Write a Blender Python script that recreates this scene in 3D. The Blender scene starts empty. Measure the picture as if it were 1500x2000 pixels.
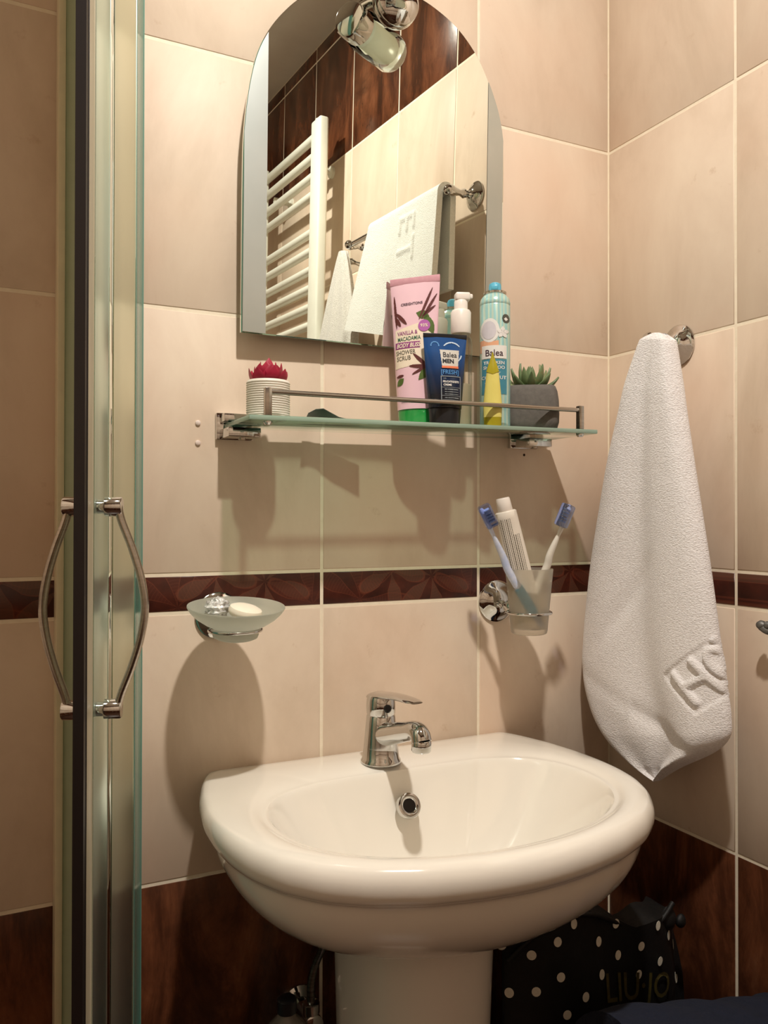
import bpy, bmesh, math, random
from mathutils import Vector, Matrix
random.seed(7)
sc = bpy.context.scene
C = sc.collection
PI = math.pi
ZF = 1.40            # height of the reference tile joint above the floor; geometry is written relative to it

# ---------------------------------------------------------------- camera, light, exposure
cam_d = bpy.data.cameras.new('camera'); cam = bpy.data.objects.new('camera', cam_d); C.objects.link(cam)
cam_d.sensor_fit = 'VERTICAL'; cam_d.sensor_height = 36.0; cam_d.lens = 1593.1/2000*36.0
cam_d.clip_start = 0.01
yaw, pitch, roll = 0.4554, 0.0072, 0.0015
fw = Vector((math.sin(yaw)*math.cos(pitch), math.cos(yaw)*math.cos(pitch), math.sin(pitch)))
rt = Vector((math.cos(yaw), -math.sin(yaw), 0)); up = rt.cross(fw)
r2 = rt*math.cos(roll)+up*math.sin(roll); u2 = -rt*math.sin(roll)+up*math.cos(roll)
M = Matrix((r2, u2, -fw)).transposed().to_4x4(); M.translation = Vector((-.9099, -1.0286, -.2607))
cam.matrix_world = M
sc.camera = cam
w = bpy.data.worlds.new('world'); sc.world = w; w.use_nodes = True
w.node_tree.nodes['Background'].inputs[0].default_value = (.9, .8, .7, 1); w.node_tree.nodes['Background'].inputs[1].default_value = 0.0
LIGHT = (-.63, -.80, 1.015)
ld = bpy.data.lights.new('spotlight_glow', 'AREA'); ld.shape = 'DISK'; ld.size = .06; ld.energy = 21; ld.color = (1, .945, .865)
lo = bpy.data.objects.new('spotlight_glow', ld); C.objects.link(lo); lo.location = LIGHT
sc.view_settings.view_transform = 'Standard'; sc.view_settings.look = 'None'
sc.view_settings.exposure = 0.12; sc.view_settings.gamma = 1.0; sc.view_settings.use_curve_mapping = False

# ---------------------------------------------------------------- materials
def lin(c):
    return tuple(((v/255)/12.92 if v/255 <= .04045 else ((v/255+.055)/1.055)**2.4) for v in c)+(1,)
def mat(name, col=(200, 200, 200), rough=.5, metal=0, trans=0, ior=1.45, spec=.5, coat=0, sss=0, emit=None, estr=0):
    m = bpy.data.materials.new(name); m.use_nodes = True
    b = m.node_tree.nodes['Principled BSDF']; i = b.inputs
    i['Base Color'].default_value = lin(col); i['Roughness'].default_value = rough; i['Metallic'].default_value = metal
    i['Transmission Weight'].default_value = trans; i['IOR'].default_value = ior; i['Specular IOR Level'].default_value = spec
    i['Coat Weight'].default_value = coat
    if sss:
        i['Subsurface Weight'].default_value = sss; i['Subsurface Radius'].default_value = (.01, .006, .004)
    if emit: i['Emission Color'].default_value = lin(emit); i['Emission Strength'].default_value = estr
    return m
class NT:
    def __init__(s, m): s.t = m.node_tree; s.n = s.t.nodes; s.b = s.n['Principled BSDF']
    def link(s, a, b): s.t.links.new(a, b)
    def new(s, t, **k):
        x = s.n.new(t)
        for q, v in k.items(): setattr(x, q, v)
        return x
    def val(s, inp, v):
        if hasattr(v, 'is_output') or isinstance(v, bpy.types.NodeSocket): s.link(v, inp)
        else: inp.default_value = v
    def math(s, op, a, b=0.0, c=0.0, clamp=False):
        x = s.new('ShaderNodeMath', operation=op, use_clamp=clamp); s.val(x.inputs[0], a); s.val(x.inputs[1], b); s.val(x.inputs[2], c); return x.outputs[0]
    def coords(s, rand=True, scale=(1, 1, 1)):
        tc = s.new('ShaderNodeTexCoord'); mp = s.new('ShaderNodeMapping'); mp.inputs['Scale'].default_value = scale
        if rand:
            oi = s.new('ShaderNodeObjectInfo'); mu = s.new('ShaderNodeVectorMath', operation='SCALE')
            cb = s.new('ShaderNodeCombineXYZ')
            for k, f in enumerate((37., 61., 83.)): s.link(s.math('MULTIPLY', oi.outputs['Random'], f), cb.inputs[k])
            ad = s.new('ShaderNodeVectorMath', operation='ADD'); s.link(tc.outputs['Object'], ad.inputs[0]); s.link(cb.outputs[0], ad.inputs[1])
            s.link(ad.outputs[0], mp.inputs[0])
        else: s.link(tc.outputs['Object'], mp.inputs[0])
        return mp.outputs[0]
    def noise(s, vec, scale, detail=4, rough=.5, dist=0):
        x = s.new('ShaderNodeTexNoise'); s.link(vec, x.inputs['Vector']); x.inputs['Scale'].default_value = scale
        x.inputs['Detail'].default_value = detail; x.inputs['Roughness'].default_value = rough; x.inputs['Distortion'].default_value = dist
        return x.outputs['Fac']
    def ramp(s, f, stops):
        x = s.new('ShaderNodeValToRGB'); s.val(x.inputs[0], f); e = x.color_ramp.elements
        while len(e) < len(stops): e.new(.5)
        for k, (p, c) in enumerate(stops): e[k].position = p; e[k].color = lin(c)
        return x.outputs[0]
    def mix(s, f, a, b, mode='MIX'):
        x = s.new('ShaderNodeMix', data_type='RGBA', blend_type=mode); s.val(x.inputs[0], f); s.val(x.inputs[6], a); s.val(x.inputs[7], b); return x.outputs[2]
    def bump(s, h, strength, dist=.001):
        x = s.new('ShaderNodeBump'); x.inputs['Strength'].default_value = strength; x.inputs['Distance'].default_value = dist
        s.link(h, x.inputs['Height']); s.link(x.outputs[0], s.b.inputs['Normal'])
def noisy(name, c1, c2, scale, rough=.5, bump=0, bscale=None, **k):
    m = mat(name, c1, rough, **k); t = NT(m); v = t.coords()
    t.link(t.ramp(t.noise(v, scale, 6, .6), [(.3, c1), (.7, c2)]), t.b.inputs['Base Color'])
    if bump: t.bump(t.noise(v, bscale or scale, 5, .6), 1, bump)
    return m
MT = {}
def cream_tile():
    m = mat('cream_ceramic', (228, 206, 184), .5, spec=.4); t = NT(m)
    v = t.coords(); vs = t.coords(scale=(1, 1, .45))
    base = t.ramp(t.noise(vs, 7, 7, .62, .4), [(.3, (208, 187, 165)), (.5, (223, 203, 182)), (.72, (232, 214, 193))])
    pink = t.ramp(t.noise(v, 3.2, 3, .5), [(.5, (0, 0, 0)), (.75, (255, 255, 255))])
    c = t.mix(t.math('MULTIPLY', pink, .5), base, lin((222, 186, 160)))
    sp = t.ramp(t.noise(v, 22, 6, .7), [(.64, (0, 0, 0)), (.8, (255, 255, 255))])
    c = t.mix(t.math('MULTIPLY', sp, .7), c, lin((186, 152, 122)))
    t.link(c, t.b.inputs['Base Color'])
    t.bump(t.noise(v, 16, 3, .5), 1, .00035)
    return m
def rust_tile():
    m = mat('rust_ceramic', (90, 45, 25), .26); t = NT(m)
    v = t.coords(scale=(1, 1, .32)); v2 = t.coords()
    base = t.ramp(t.noise(v, 13, 8, .66, .5), [(.3, (38, 22, 15)), (.45, (76, 42, 26)), (.58, (112, 66, 42)), (.72, (136, 88, 60))])
    d = t.ramp(t.noise(v2, 7, 6, .7, .6), [(.48, (0, 0, 0)), (.7, (255, 255, 255))])
    t.link(t.mix(t.math('MULTIPLY', d, .6), base, lin((40, 20, 13))), t.b.inputs['Base Color'])
    t.bump(t.noise(v2, 30, 4, .5), 1, .0003)
    return m
def border_tile_mat():
    m = mat('border_ceramic', (60, 26, 18), .28); t = NT(m)
    tc = t.new('ShaderNodeTexCoord'); sx = t.new('ShaderNodeSeparateXYZ'); t.link(tc.outputs['Object'], sx.inputs[0])
    X, Z = sx.outputs[0], sx.outputs[2]
    v = t.coords()
    col = t.ramp(t.noise(v, 30, 5, .6), [(.3, (48, 22, 17)), (.6, (74, 33, 24)), (.75, (88, 40, 28))])
    # printed leaves: petals round three centres
    for k, (cx, cz, n, ph, R, kind) in enumerate([(-.068, -.017, 7, .3, .085, 0), (.045, .012, 6, .9, .066, 1), (.112, -.020, 7, .1, .07, 0), (-.02, .020, 5, .4, .055, 1)]):
        dx = t.math('SUBTRACT', X, cx); dz = t.math('SUBTRACT', Z, cz)
        r = t.math('SQRT', t.math('ADD', t.math('MULTIPLY', dx, dx), t.math('MULTIPLY', dz, dz)))
        th = t.math('ARCTAN2', dz, dx)
        a = t.math('ADD', t.math('MULTIPLY', th, n/2.), ph)
        cs = t.math('ABSOLUTE', t.math('COSINE', a))
        prof = t.math('SUBTRACT', 1.0, t.math('ABSOLUTE', t.math('SUBTRACT', t.math('MULTIPLY', t.math('DIVIDE', r, R), 2.0), 1.0)))   # 0 at ends, 1 mid-petal
        edge = t.math('SUBTRACT', cs, t.math('SUBTRACT', 1.0, t.math('MULTIPLY', prof, .35)))     # >0 inside petal
        fill = t.math('GREATER_THAN', edge, 0.0)
        line = t.math('MULTIPLY', t.math('LESS_THAN', t.math('ABSOLUTE', edge), .035), t.math('LESS_THAN', r, R))
        fc = lin((98, 66, 52)) if kind == 1 else lin((82, 38, 28))
        col = t.mix(t.math('MULTIPLY', fill, .55), col, fc)
        col = t.mix(t.math('MULTIPLY', line, .45), col, lin((118, 60, 42)))
        rib = t.math('MULTIPLY', t.math('GREATER_THAN', t.math('SINE', t.math('MULTIPLY', r, 1500)), .6), fill)
        col = t.mix(t.math('MULTIPLY', rib, .15), col, lin((120, 66, 48)))
    t.link(col, t.b.inputs['Base Color']); t.b.inputs['Coat Weight'].default_value = .0
    return m
def thin_glass(name, tint, rough=0.0, refl=1.0, ior=1.5, gcol=(.95, 1, .97, 1)):
    m = bpy.data.materials.new(name); m.use_nodes = True; n = m.node_tree.nodes; l = m.node_tree.links
    n.remove(n['Principled BSDF']); out = n['Material Output']
    tr = n.new('ShaderNodeBsdfTransparent'); tr.inputs[0].default_value = lin(tint)
    gl = n.new('ShaderNodeBsdfGlossy'); gl.inputs['Roughness'].default_value = rough; gl.inputs[0].default_value = gcol
    fr = n.new('ShaderNodeFresnel'); fr.inputs[0].default_value = ior
    mu = n.new('ShaderNodeMath'); mu.operation = 'MULTIPLY'; mu.inputs[1].default_value = refl; l.new(fr.outputs[0], mu.inputs[0])
    mx = n.new('ShaderNodeMixShader'); l.new(mu.outputs[0], mx.inputs[0]); l.new(tr.outputs[0], mx.inputs[1]); l.new(gl.outputs[0], mx.inputs[2])
    l.new(mx.outputs[0], out.inputs[0]); return m
def brushed(name, c1, c2, rough, scale=(1, 1, 60)):
    m = mat(name, c1, rough, metal=1); t = NT(m); v = t.coords(scale=scale)
    t.link(t.ramp(t.noise(v, 12, 3), [(.3, c1), (.7, c2)]), t.b.inputs['Base Color']); return m
def frosted(name, col, rough=.35, dens=.55, trans=1.):
    m = mat(name, col, rough, trans=trans, ior=1.3); t = NT(m); v = t.coords()
    t.link(t.ramp(t.noise(v, 40, 3), [(.3, col), (.7, tuple(min(255, c+6) for c in col))]), t.b.inputs['Base Color'])
    # sand-blasted skin: part of the light is scattered back
    n = t.n; l = t.t.links; tl = n.new('ShaderNodeBsdfTranslucent'); tl.inputs[0].default_value = lin(col)
    df = n.new('ShaderNodeBsdfDiffuse'); df.inputs[0].default_value = lin(col)
    m1 = n.new('ShaderNodeMixShader'); m1.inputs[0].default_value = .5; l.new(tl.outputs[0], m1.inputs[1]); l.new(df.outputs[0], m1.inputs[2])
    m2 = n.new('ShaderNodeMixShader'); m2.inputs[0].default_value = dens; l.new(t.b.outputs[0], m2.inputs[1]); l.new(m1.outputs[0], m2.inputs[2])
    l.new(m2.outputs[0], n['Material Output'].inputs[0]); return m
def terry(name, col, dark):
    m = mat(name, col, .95, spec=.15); t = NT(m); v = t.coords(False)
    mp = t.new('ShaderNodeMapping'); mp.inputs['Scale'].default_value = (1, 1, 2.0); mp.inputs['Rotation'].default_value = (.45, 0, 0); t.link(v, mp.inputs[0])
    n1 = t.noise(mp.outputs[0], 330, 3, .6); n2 = t.noise(v, 40, 3, .5)
    t.link(t.mix(t.ramp(n1, [(.3, (0, 0, 0)), (.62, (255, 255, 255))]), lin(dark), lin(col)), t.b.inputs['Base Color'])
    h = t.math('ADD', t.math('MULTIPLY', n1, 1.0), t.math('MULTIPLY', n2, .6)); t.bump(h, .9, .0022)
    t.b.inputs['Sheen Weight'].default_value = .3
    return m
MT['cream'] = cream_tile(); MT['rust'] = rust_tile(); MT['border'] = border_tile_mat()
MT['grout'] = noisy('grout', (246, 234, 212), (238, 224, 200), 90, .85, .0004)
MT['plaster'] = noisy('ceiling_paint', (225, 218, 205), (216, 208, 196), 9, .8, .0006, 60)
MT['ceramic'] = mat('white_ceramic', (240, 234, 222), .13, coat=.6); MT['ceramic'].node_tree.nodes['Principled BSDF'].inputs['Coat Roughness'].default_value = .05
_t = NT(MT['ceramic']); _t.link(_t.ramp(_t.noise(_t.coords(False), 3, 2), [(.3, (240, 233, 221)), (.7, (243, 237, 226))]), _t.b.inputs['Base Color'])
MT['chrome'] = brushed('chrome', (205, 205, 203), (212, 212, 210), .06, (1, 1, 1))
MT['steel'] = brushed('satin_steel', (188, 180, 170), (172, 164, 154), .24)
MT['alu'] = brushed('satin_aluminium', (182, 184, 172), (168, 172, 160), .42)
MT['alu2'] = brushed('olive_satin_profile', (168, 164, 140), (156, 152, 130), .5)
MT['pale_profile'] = noisy('pale_lacquered_profile', (226, 218, 184), (216, 208, 176), 40, .35)
MT['pale_green'] = noisy('pale_green_back_painted_glass', (196, 208, 178), (188, 200, 172), 40, .2)
MT['dull_metal'] = mat('dull_grey_metal', (110, 108, 104), .5, metal=.6)
MT['mirror'] = mat('silvered_glass', (232, 236, 228), .0, metal=1)
MT['mirror_edge'] = mat('mirror_backing', (96, 84, 70), .5)
MT['strip'] = brushed('etched_mirror', (206, 212, 210), (196, 204, 202), .38, (1, 1, 1))
MT['shelf_glass'] = thin_glass('clear_glass', (206, 222, 212))
MT['glass_edge'] = mat('green_glass_edge', (176, 200, 182), .15, trans=.35); 
MT['teal'] = mat('deep_green_glass_edge', (96, 146, 132), .2)
MT['door_glass'] = thin_glass('shower_glass', (196, 206, 190), .02)
MT['door_frost'] = thin_glass('coated_green_glass', (238, 242, 230), .32, 1, 2.7, (.80, .83, .70, 1))
MT['door_stile'] = thin_glass('blue_green_glass', (234, 242, 236), .28, 1, 2.9, (.74, .86, .80, 1))
MT['rubber'] = mat('black_rubber', (26, 18, 16), .45)
MT['softseal'] = mat('pale_seal_plastic', (178, 168, 144), .35)
MT['frost'] = frosted('frosted_glass', (224, 225, 214), .3, .5)
MT['frost_cup'] = frosted('frosted_tumbler_glass', (232, 226, 214), .30, .22)
MT['terry'] = terry('white_terry', (250, 246, 246), (228, 222, 220))
MT['terry2'] = terry('cream_terry', (250, 250, 244), (236, 236, 226))
MT['terry_grey'] = terry('ribbed_terry', (236, 232, 224), (208, 203, 194))
MT['weave'] = noisy('flat_woven_band', (236, 226, 220), (226, 216, 210), 500, .9, .0004)
MT['white_paint'] = noisy('white_enamel', (238, 238, 224), (232, 232, 218), 30, .3)
MT['white_plastic'] = noisy('white_plastic', (240, 230, 220), (235, 225, 215), 60, .35)
MT['paste'] = noisy('toothpaste_laminate', (236, 226, 212), (230, 220, 206), 50, .32)
MT['lilac'] = noisy('pink_tube_plastic', (236, 196, 206), (232, 190, 202), 30, .3)
MT['lilac_seal'] = noisy('pink_crimp', (206, 150, 162), (214, 160, 170), 200, .35)
MT['green_cap'] = mat('clear_green_plastic', (28, 142, 62), .18, coat=.4)
_t = NT(MT['green_cap']); _t.link(_t.ramp(_t.noise(_t.coords(False), 40, 2), [(.3, (22, 134, 54)), (.7, (48, 152, 76))]), _t.b.inputs['Base Color'])
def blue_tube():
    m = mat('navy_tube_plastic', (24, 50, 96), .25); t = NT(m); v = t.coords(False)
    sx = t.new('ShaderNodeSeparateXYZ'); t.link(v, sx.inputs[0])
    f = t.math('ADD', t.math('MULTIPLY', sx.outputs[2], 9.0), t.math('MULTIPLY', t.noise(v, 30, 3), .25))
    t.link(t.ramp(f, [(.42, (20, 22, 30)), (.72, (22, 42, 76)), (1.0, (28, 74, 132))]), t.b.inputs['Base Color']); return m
MT['navy_tube'] = blue_tube()
MT['black_cap'] = noisy('black_plastic', (22, 22, 26), (28, 28, 32), 40, .3)
MT['clear_plastic'] = thin_glass('clear_bottle_plastic', (250, 249, 244), .04, .7)
MT['liquid'] = mat('pale_gel', (226, 216, 192), .25)
def can_mat():
    m = mat('turquoise_can_print', (170, 216, 214), .22, metal=.25); t = NT(m); v = t.coords(False, (1, 1, .35))
    wv = t.new('ShaderNodeTexWave'); wv.inputs['Scale'].default_value = 60; wv.inputs['Distortion'].default_value = 6; wv.inputs['Detail'].default_value = 2; wv.inputs['Detail Scale'].default_value = .6
    t.link(v, wv.inputs['Vector'])
    t.link(t.ramp(wv.outputs['Fac'], [(.1, (160, 206, 206)), (.55, (176, 212, 206)), (.95, (200, 218, 200))]), t.b.inputs['Base Color']); return m
MT['can'] = can_mat()
MT['turq'] = mat('turquoise_plastic', (94, 180, 208), .3)
MT['silver'] = mat('bare_can_metal', (200, 195, 185), .2, metal=1)
MT['yellow'] = noisy('yellow_translucent_plastic', (228, 214, 120), (222, 206, 108), 40, .3)
MT['olive'] = noisy('olive_plastic', (170, 156, 28), (160, 146, 24), 40, .3)
MT['pot_white'] = noisy('matt_white_pot', (240, 232, 220), (234, 226, 214), 40, .5)
MT['concrete'] = noisy('grey_concrete', (108, 102, 96), (94, 89, 84), 160, .85, .0005)
MT['soil'] = noisy('dark_gravel', (60, 46, 38), (92, 78, 66), 300, .9, .001)
def leafmat(name, c1, c2, tip):
    m = mat(name, c1, .45, sss=.15); t = NT(m); v = t.coords()
    t.link(t.ramp(t.noise(v, 60, 3), [(.3, c1), (.6, c2), (.8, tip)]), t.b.inputs['Base Color']); return m
MT['leaf_red'] = leafmat('crimson_leaf', (150, 22, 50), (178, 36, 66), (196, 62, 88))
MT['leaf_green'] = leafmat('green_leaf', (92, 112, 74), (120, 138, 96), (150, 128, 84))
MT['brush_white'] = noisy('white_brush_plastic', (232, 226, 214), (226, 220, 208), 60, .25)
MT['brush_blue'] = mat('blue_brush_plastic', (90, 130, 200), .2, trans=.3)
MT['brush_pale_blue'] = noisy('pale_blue_brush_plastic', (222, 226, 240), (186, 200, 234), 70, .25)
MT['cover'] = thin_glass('violet_clear_cover', (216, 224, 252), .08, 1.1, 1.55, (.92, .94, 1, 1))
MT['bristle'] = noisy('blue_white_bristles', (228, 236, 246), (150, 186, 230), 300, .6)
MT['teal_grip'] = mat('turquoise_grip', (20, 150, 190), .35)
MT['soap'] = noisy('cream_soap', (250, 240, 222), (244, 232, 212), 40, .45, sss=.2)
MT['wrap'] = mat('crinkled_clear_wrap', (230, 230, 232), .12, metal=.55, trans=.0)
_t = NT(MT['wrap']); _v = _t.coords(); _t.link(_t.ramp(_t.noise(_v, 60, 4), [(.4, (190, 190, 188)), (.6, (240, 240, 240))]), _t.b.inputs['Base Color']); _t.bump(_t.noise(_v, 120, 5, .7), 1, .003)
MT['lampglass'] = frosted('opal_lamp_glass', (236, 238, 226), .3, .85)
MT['lampclear'] = thin_glass('clear_lamp_glass', (252, 250, 244), .05, 1, 1.5, (1, 1, 1, 1))
MT['mesh_black'] = noisy('sheer_black_fabric', (7, 6, 6), (13, 11, 10), 80, .6, .002, 30)
MT['dot'] = noisy('white_printed_dot', (226, 222, 208), (210, 206, 190), 200, .6)
MT['gold'] = noisy('dull_olive_print', (84, 76, 34), (62, 54, 26), 200, .5)
MT['navy'] = noisy('navy_cotton', (13, 19, 36), (17, 24, 43), 120, .95, .001, 260)
MT['basket'] = noisy('dark_wicker', (34, 26, 20), (48, 38, 30), 60, .8, .002)
MT['bottle_dim'] = mat('cloudy_bottle_plastic', (150, 140, 130), .2, trans=.5)
MT['hose'] = brushed('braided_hose', (140, 136, 128), (100, 96, 90), .35)
MT['sachet'] = noisy('foil_sachet', (46, 62, 56), (70, 84, 74), 60, .3)
MT['plug'] = noisy('wall_plug_plastic', (236, 222, 212), (226, 206, 196), 100, .6)
MT['hole'] = mat('drill_hole_dark', (52, 34, 22), .9)
MT['floor'] = noisy('brown_floor_ceramic', (88, 56, 38), (60, 36, 24), 5, .35)
for nm, c in dict(ink_dark=(70, 48, 62), ink_plum=(150, 70, 130), ink_green=(52, 96, 74), ink_grey=(110, 104, 92), ink_white=(236, 232, 226), ink_cream=(242, 224, 202), ink_brown=(96, 44, 42),
                  ink_leaf=(84, 104, 44), ink_badge=(180, 100, 170), ink_black=(30, 32, 38), ink_orange=(226, 122, 82), ink_panel=(206, 200, 190), ink_blue=(80, 140, 200), ink_line=(140, 146, 150),
                  ink_teal=(74, 140, 160), ink_peach=(234, 176, 140), ink_coco=(214, 208, 214), ink_coco2=(236, 232, 228), ink_heartbg=(88, 86, 78), ink_paleblue=(196, 214, 232)).items():
    MT[nm] = noisy(nm.replace('ink_', 'printed_')+'_ink', c, tuple(max(0, v-5) for v in c), 150, .4)

# ---------------------------------------------------------------- helpers
def finish(me, ang=38):
    for p in me.polygons: p.use_smooth = True
    try: me.set_sharp_from_angle(angle=math.radians(ang))
    except Exception: pass
def obj(name, bm, m, parent=None, loc=None, ang=38, label=None, kind=None, world=False):
    me = bpy.data.meshes.new(name)
    bmesh.ops.recalc_face_normals(bm, faces=bm.faces)
    if world and parent is not None:
        rl = parent.location if parent.parent is None else parent.parent.location
        for v in bm.verts: v.co -= rl
    bm.to_mesh(me); bm.free(); finish(me, ang)
    if m: me.materials.append(MT[m] if isinstance(m, str) else m)
    o = bpy.data.objects.new(name, me); C.objects.link(o)
    if parent is not None: o.parent = parent
    if loc: o.location = loc
    if label: o['label'] = label
    if kind: o['kind'] = kind
    return o
def thing(name, label, cat, loc=(0, 0, 0), rotz=0, group=None):
    o = bpy.data.objects.new(name, None); C.objects.link(o); o.empty_display_size = .02
    o.location = loc; o.rotation_euler = (0, 0, rotz); o['label'] = label; o['category'] = cat
    if group: o['group'] = group
    return o
def tag(o, label, cat, group=None):
    o['label'] = label; o['category'] = cat
    if group: o['group'] = group
    return o
def BM(): return bmesh.new()
def loft(bm, rings, cap0=True, cap1=True, closed=True):
    vs = [[bm.verts.new(p) for p in r] for r in rings]
    n = len(rings[0])
    for a, b in zip(vs, vs[1:]):
        for i in range(n if closed else n-1):
            j = (i+1) % n
            bm.faces.new((a[i], a[j], b[j], b[i]))
    if cap0: bm.faces.new(vs[0][::-1])
    if cap1: bm.faces.new(vs[-1])
    return vs
def lathe(bm, prof, c=(0, 0, 0), seg=40, axis=(0, 0, 1), cap0=True, cap1=True):
    ax = Vector(axis).normalized(); q = Vector((0, 0, 1)).rotation_difference(ax); c = Vector(c)
    rings = [[c+q@Vector((r*math.cos(2*PI*i/seg), r*math.sin(2*PI*i/seg), z)) for i in range(seg)] for r, z in prof]
    loft(bm, rings, cap0, cap1)
def cyl(bm, p0, p1, r0, r1=None, seg=24):
    p0, p1 = Vector(p0), Vector(p1); r1 = r0 if r1 is None else r1; L = (p1-p0).length
    e = min(r0, r1, L)*.12
    lathe(bm, [(r0-e, 0), (r0, e), (r1, L-e), (r1-e, L)], p0, seg, p1-p0)
def box(bm, x0, x1, y0, y1, z0, z1, bev=0, seg=2):
    b = bmesh.new(); bmesh.ops.create_cube(b, size=1)
    for v in b.verts: v.co = Vector((x0+(v.co.x+.5)*(x1-x0), y0+(v.co.y+.5)*(y1-y0), z0+(v.co.z+.5)*(z1-z0)))
    if bev: bmesh.ops.bevel(b, geom=list(b.edges), offset=bev, segments=seg, profile=.5, affect='EDGES')
    merge(bm, b)
def merge(bm, b, mx=None):
    if mx is not None: b.transform(mx)
    me = bpy.data.meshes.new('tmp'); b.to_mesh(me); b.free(); bm.from_mesh(me); bpy.data.meshes.remove(me)
def tube(bm, pts, rad, seg=14, flat=None):
    pts = [Vector(p) for p in pts]; n = len(pts); rad = rad if isinstance(rad, (list, tuple)) else [rad]*n
    t0 = (pts[1]-pts[0]).normalized(); nrm = t0.orthogonal().normalized(); rings = []
    for i, p in enumerate(pts):
        t = (pts[min(i+1, n-1)]-pts[max(i-1, 0)]).normalized()
        nrm = (nrm-t*nrm.dot(t)).normalized(); bn = t.cross(nrm)
        rings.append([p+(nrm*math.cos(2*PI*k/seg)+bn*math.sin(2*PI*k/seg))*rad[i] for k in range(seg)])
    loft(bm, rings)
def smooth_path(pts, n=6):
    pts = [Vector(p) for p in pts]; out = []
    for i in range(len(pts)-1):
        p0 = pts[max(i-1, 0)]; p1 = pts[i]; p2 = pts[i+1]; p3 = pts[min(i+2, len(pts)-1)]
        for k in range(n):
            t = k/n
            out.append(.5*((2*p1)+(p2-p0)*t+(2*p0-5*p1+4*p2-p3)*t*t+(-p0+3*p1-3*p2+p3)*t**3))
    out.append(pts[-1]); return out
def lerp_tab(tab, x):
    if x <= tab[0][0]: return tab[0][1]
    for (a, u), (b, v) in zip(tab, tab[1:]):
        if x <= b: return u+(v-u)*(x-a)/(b-a)
    return tab[-1][1]
def cells(root, name, mk, mask, x0, x1, z0, z1, surf, off=.0004, step=.0005, label=None):
    """flat print: small facets lying on the surface y = surf(x, z)"""
    bm = BM(); nx = max(1, int((x1-x0)/step)); nz = max(1, int((z1-z0)/step)); V = {}
    def vv(i, j):
        if (i, j) not in V:
            x = x0+(x1-x0)*i/nx; z = z0+(z1-z0)*j/nz; V[(i, j)] = bm.verts.new((x, surf(x, z)-off, z))
        return V[(i, j)]
    for i in range(nx):
        for j in range(nz):
            xc = x0+(x1-x0)*(i+.5)/nx; zc = z0+(z1-z0)*(j+.5)/nz
            if mask(xc, zc): bm.faces.new((vv(i, j), vv(i+1, j), vv(i+1, j+1), vv(i, j+1)))
    return obj(name, bm, mk, root, label=label, ang=80)
def leaf_mask(x0, z0, x1, z1, w, sharp=1.0):
    L = math.hypot(x1-x0, z1-z0); ux, uz = (x1-x0)/L, (z1-z0)/L
    def f(x, z):
        a = ((x-x0)*ux+(z-z0)*uz)/L; b = abs(-(x-x0)*uz+(z-z0)*ux)
        return 0 < a < 1 and b < w*math.sin(PI*a)**sharp
    return f
FONTJOBS = []
def text_mesh(s, size, bold=0, shear=0, align='CENTER', spacing=1.0):
    cu = bpy.data.curves.new('txt', 'FONT'); cu.body = s; cu.size = size; cu.align_x = align; cu.offset = bold; cu.shear = shear; cu.space_character = spacing
    cu.resolution_u = 3; o = bpy.data.objects.new('txt', cu); C.objects.link(o)
    dg = bpy.context.evaluated_depsgraph_get(); me = bpy.data.meshes.new_from_object(o.evaluated_get(dg))
    bpy.data.objects.remove(o); bpy.data.curves.remove(cu); return me
def text(root, name, s, size, x, z, mk, surf, off=.0006, bold=0, shear=0, align='CENTER', spacing=1.0, rot=0, sx=1.0):
    me = text_mesh(s, size, bold, shear, align, spacing)
    for v in me.vertices:
        px, pz = v.co.x*sx, v.co.y
        qx = x+px*math.cos(rot)-pz*math.sin(rot); qz = z+px*math.sin(rot)+pz*math.cos(rot)
        v.co = Vector((qx, surf(qx, qz)-off, qz))
    me.materials.clear(); me.materials.append(MT[mk]); me.name = name
    o = bpy.data.objects.new(name, me); C.objects.link(o); o.parent = root; return o

# ---------------------------------------------------------------- room shell
TW, TH, BH = .25, .3321, .0478
CEIL = 1.037; ROOMX = -1.62; ROOMY = -1.98
Z_R = [(2*TH, CEIL, 'rust'), (TH, 2*TH, 'cream'), (0, TH, 'cream'), (-TH, 0, 'cream'), (-TH-BH, -TH, 'border'), (-2*TH-BH, -TH-BH, 'cream'), (-3*TH-BH, -2*TH-BH, 'rust'), (-ZF, -3*TH-BH, 'rust')]
def shell(name, x0, x1, y0, y1, z0, z1, m):
    bm = BM(); box(bm, x0, x1, y0, y1, z0, z1); o = obj(name, bm, m); o['kind'] = 'structure'; return o
T = .08
wb = shell('wall_back', ROOMX-T, T, 0, T, -ZF-T, CEIL+T, 'grout')
wr = shell('wall_right', 0, T, ROOMY-T, 0, -ZF-T, CEIL+T, 'grout')
wl = shell('wall_left', ROOMX-T, ROOMX, ROOMY-T, 0, -ZF-T, CEIL+T, 'grout')
wn = shell('wall_near', ROOMX, 0, ROOMY-T, ROOMY, -ZF-T, CEIL+T, 'grout')
fl = shell('floor', ROOMX, 0, ROOMY, 0, -ZF-T, -ZF, 'floor')
ce = shell('ceiling', ROOMX, 0, ROOMY, 0, CEIL, CEIL+T, 'plaster')
MESH = {}
TP = .0009
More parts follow.
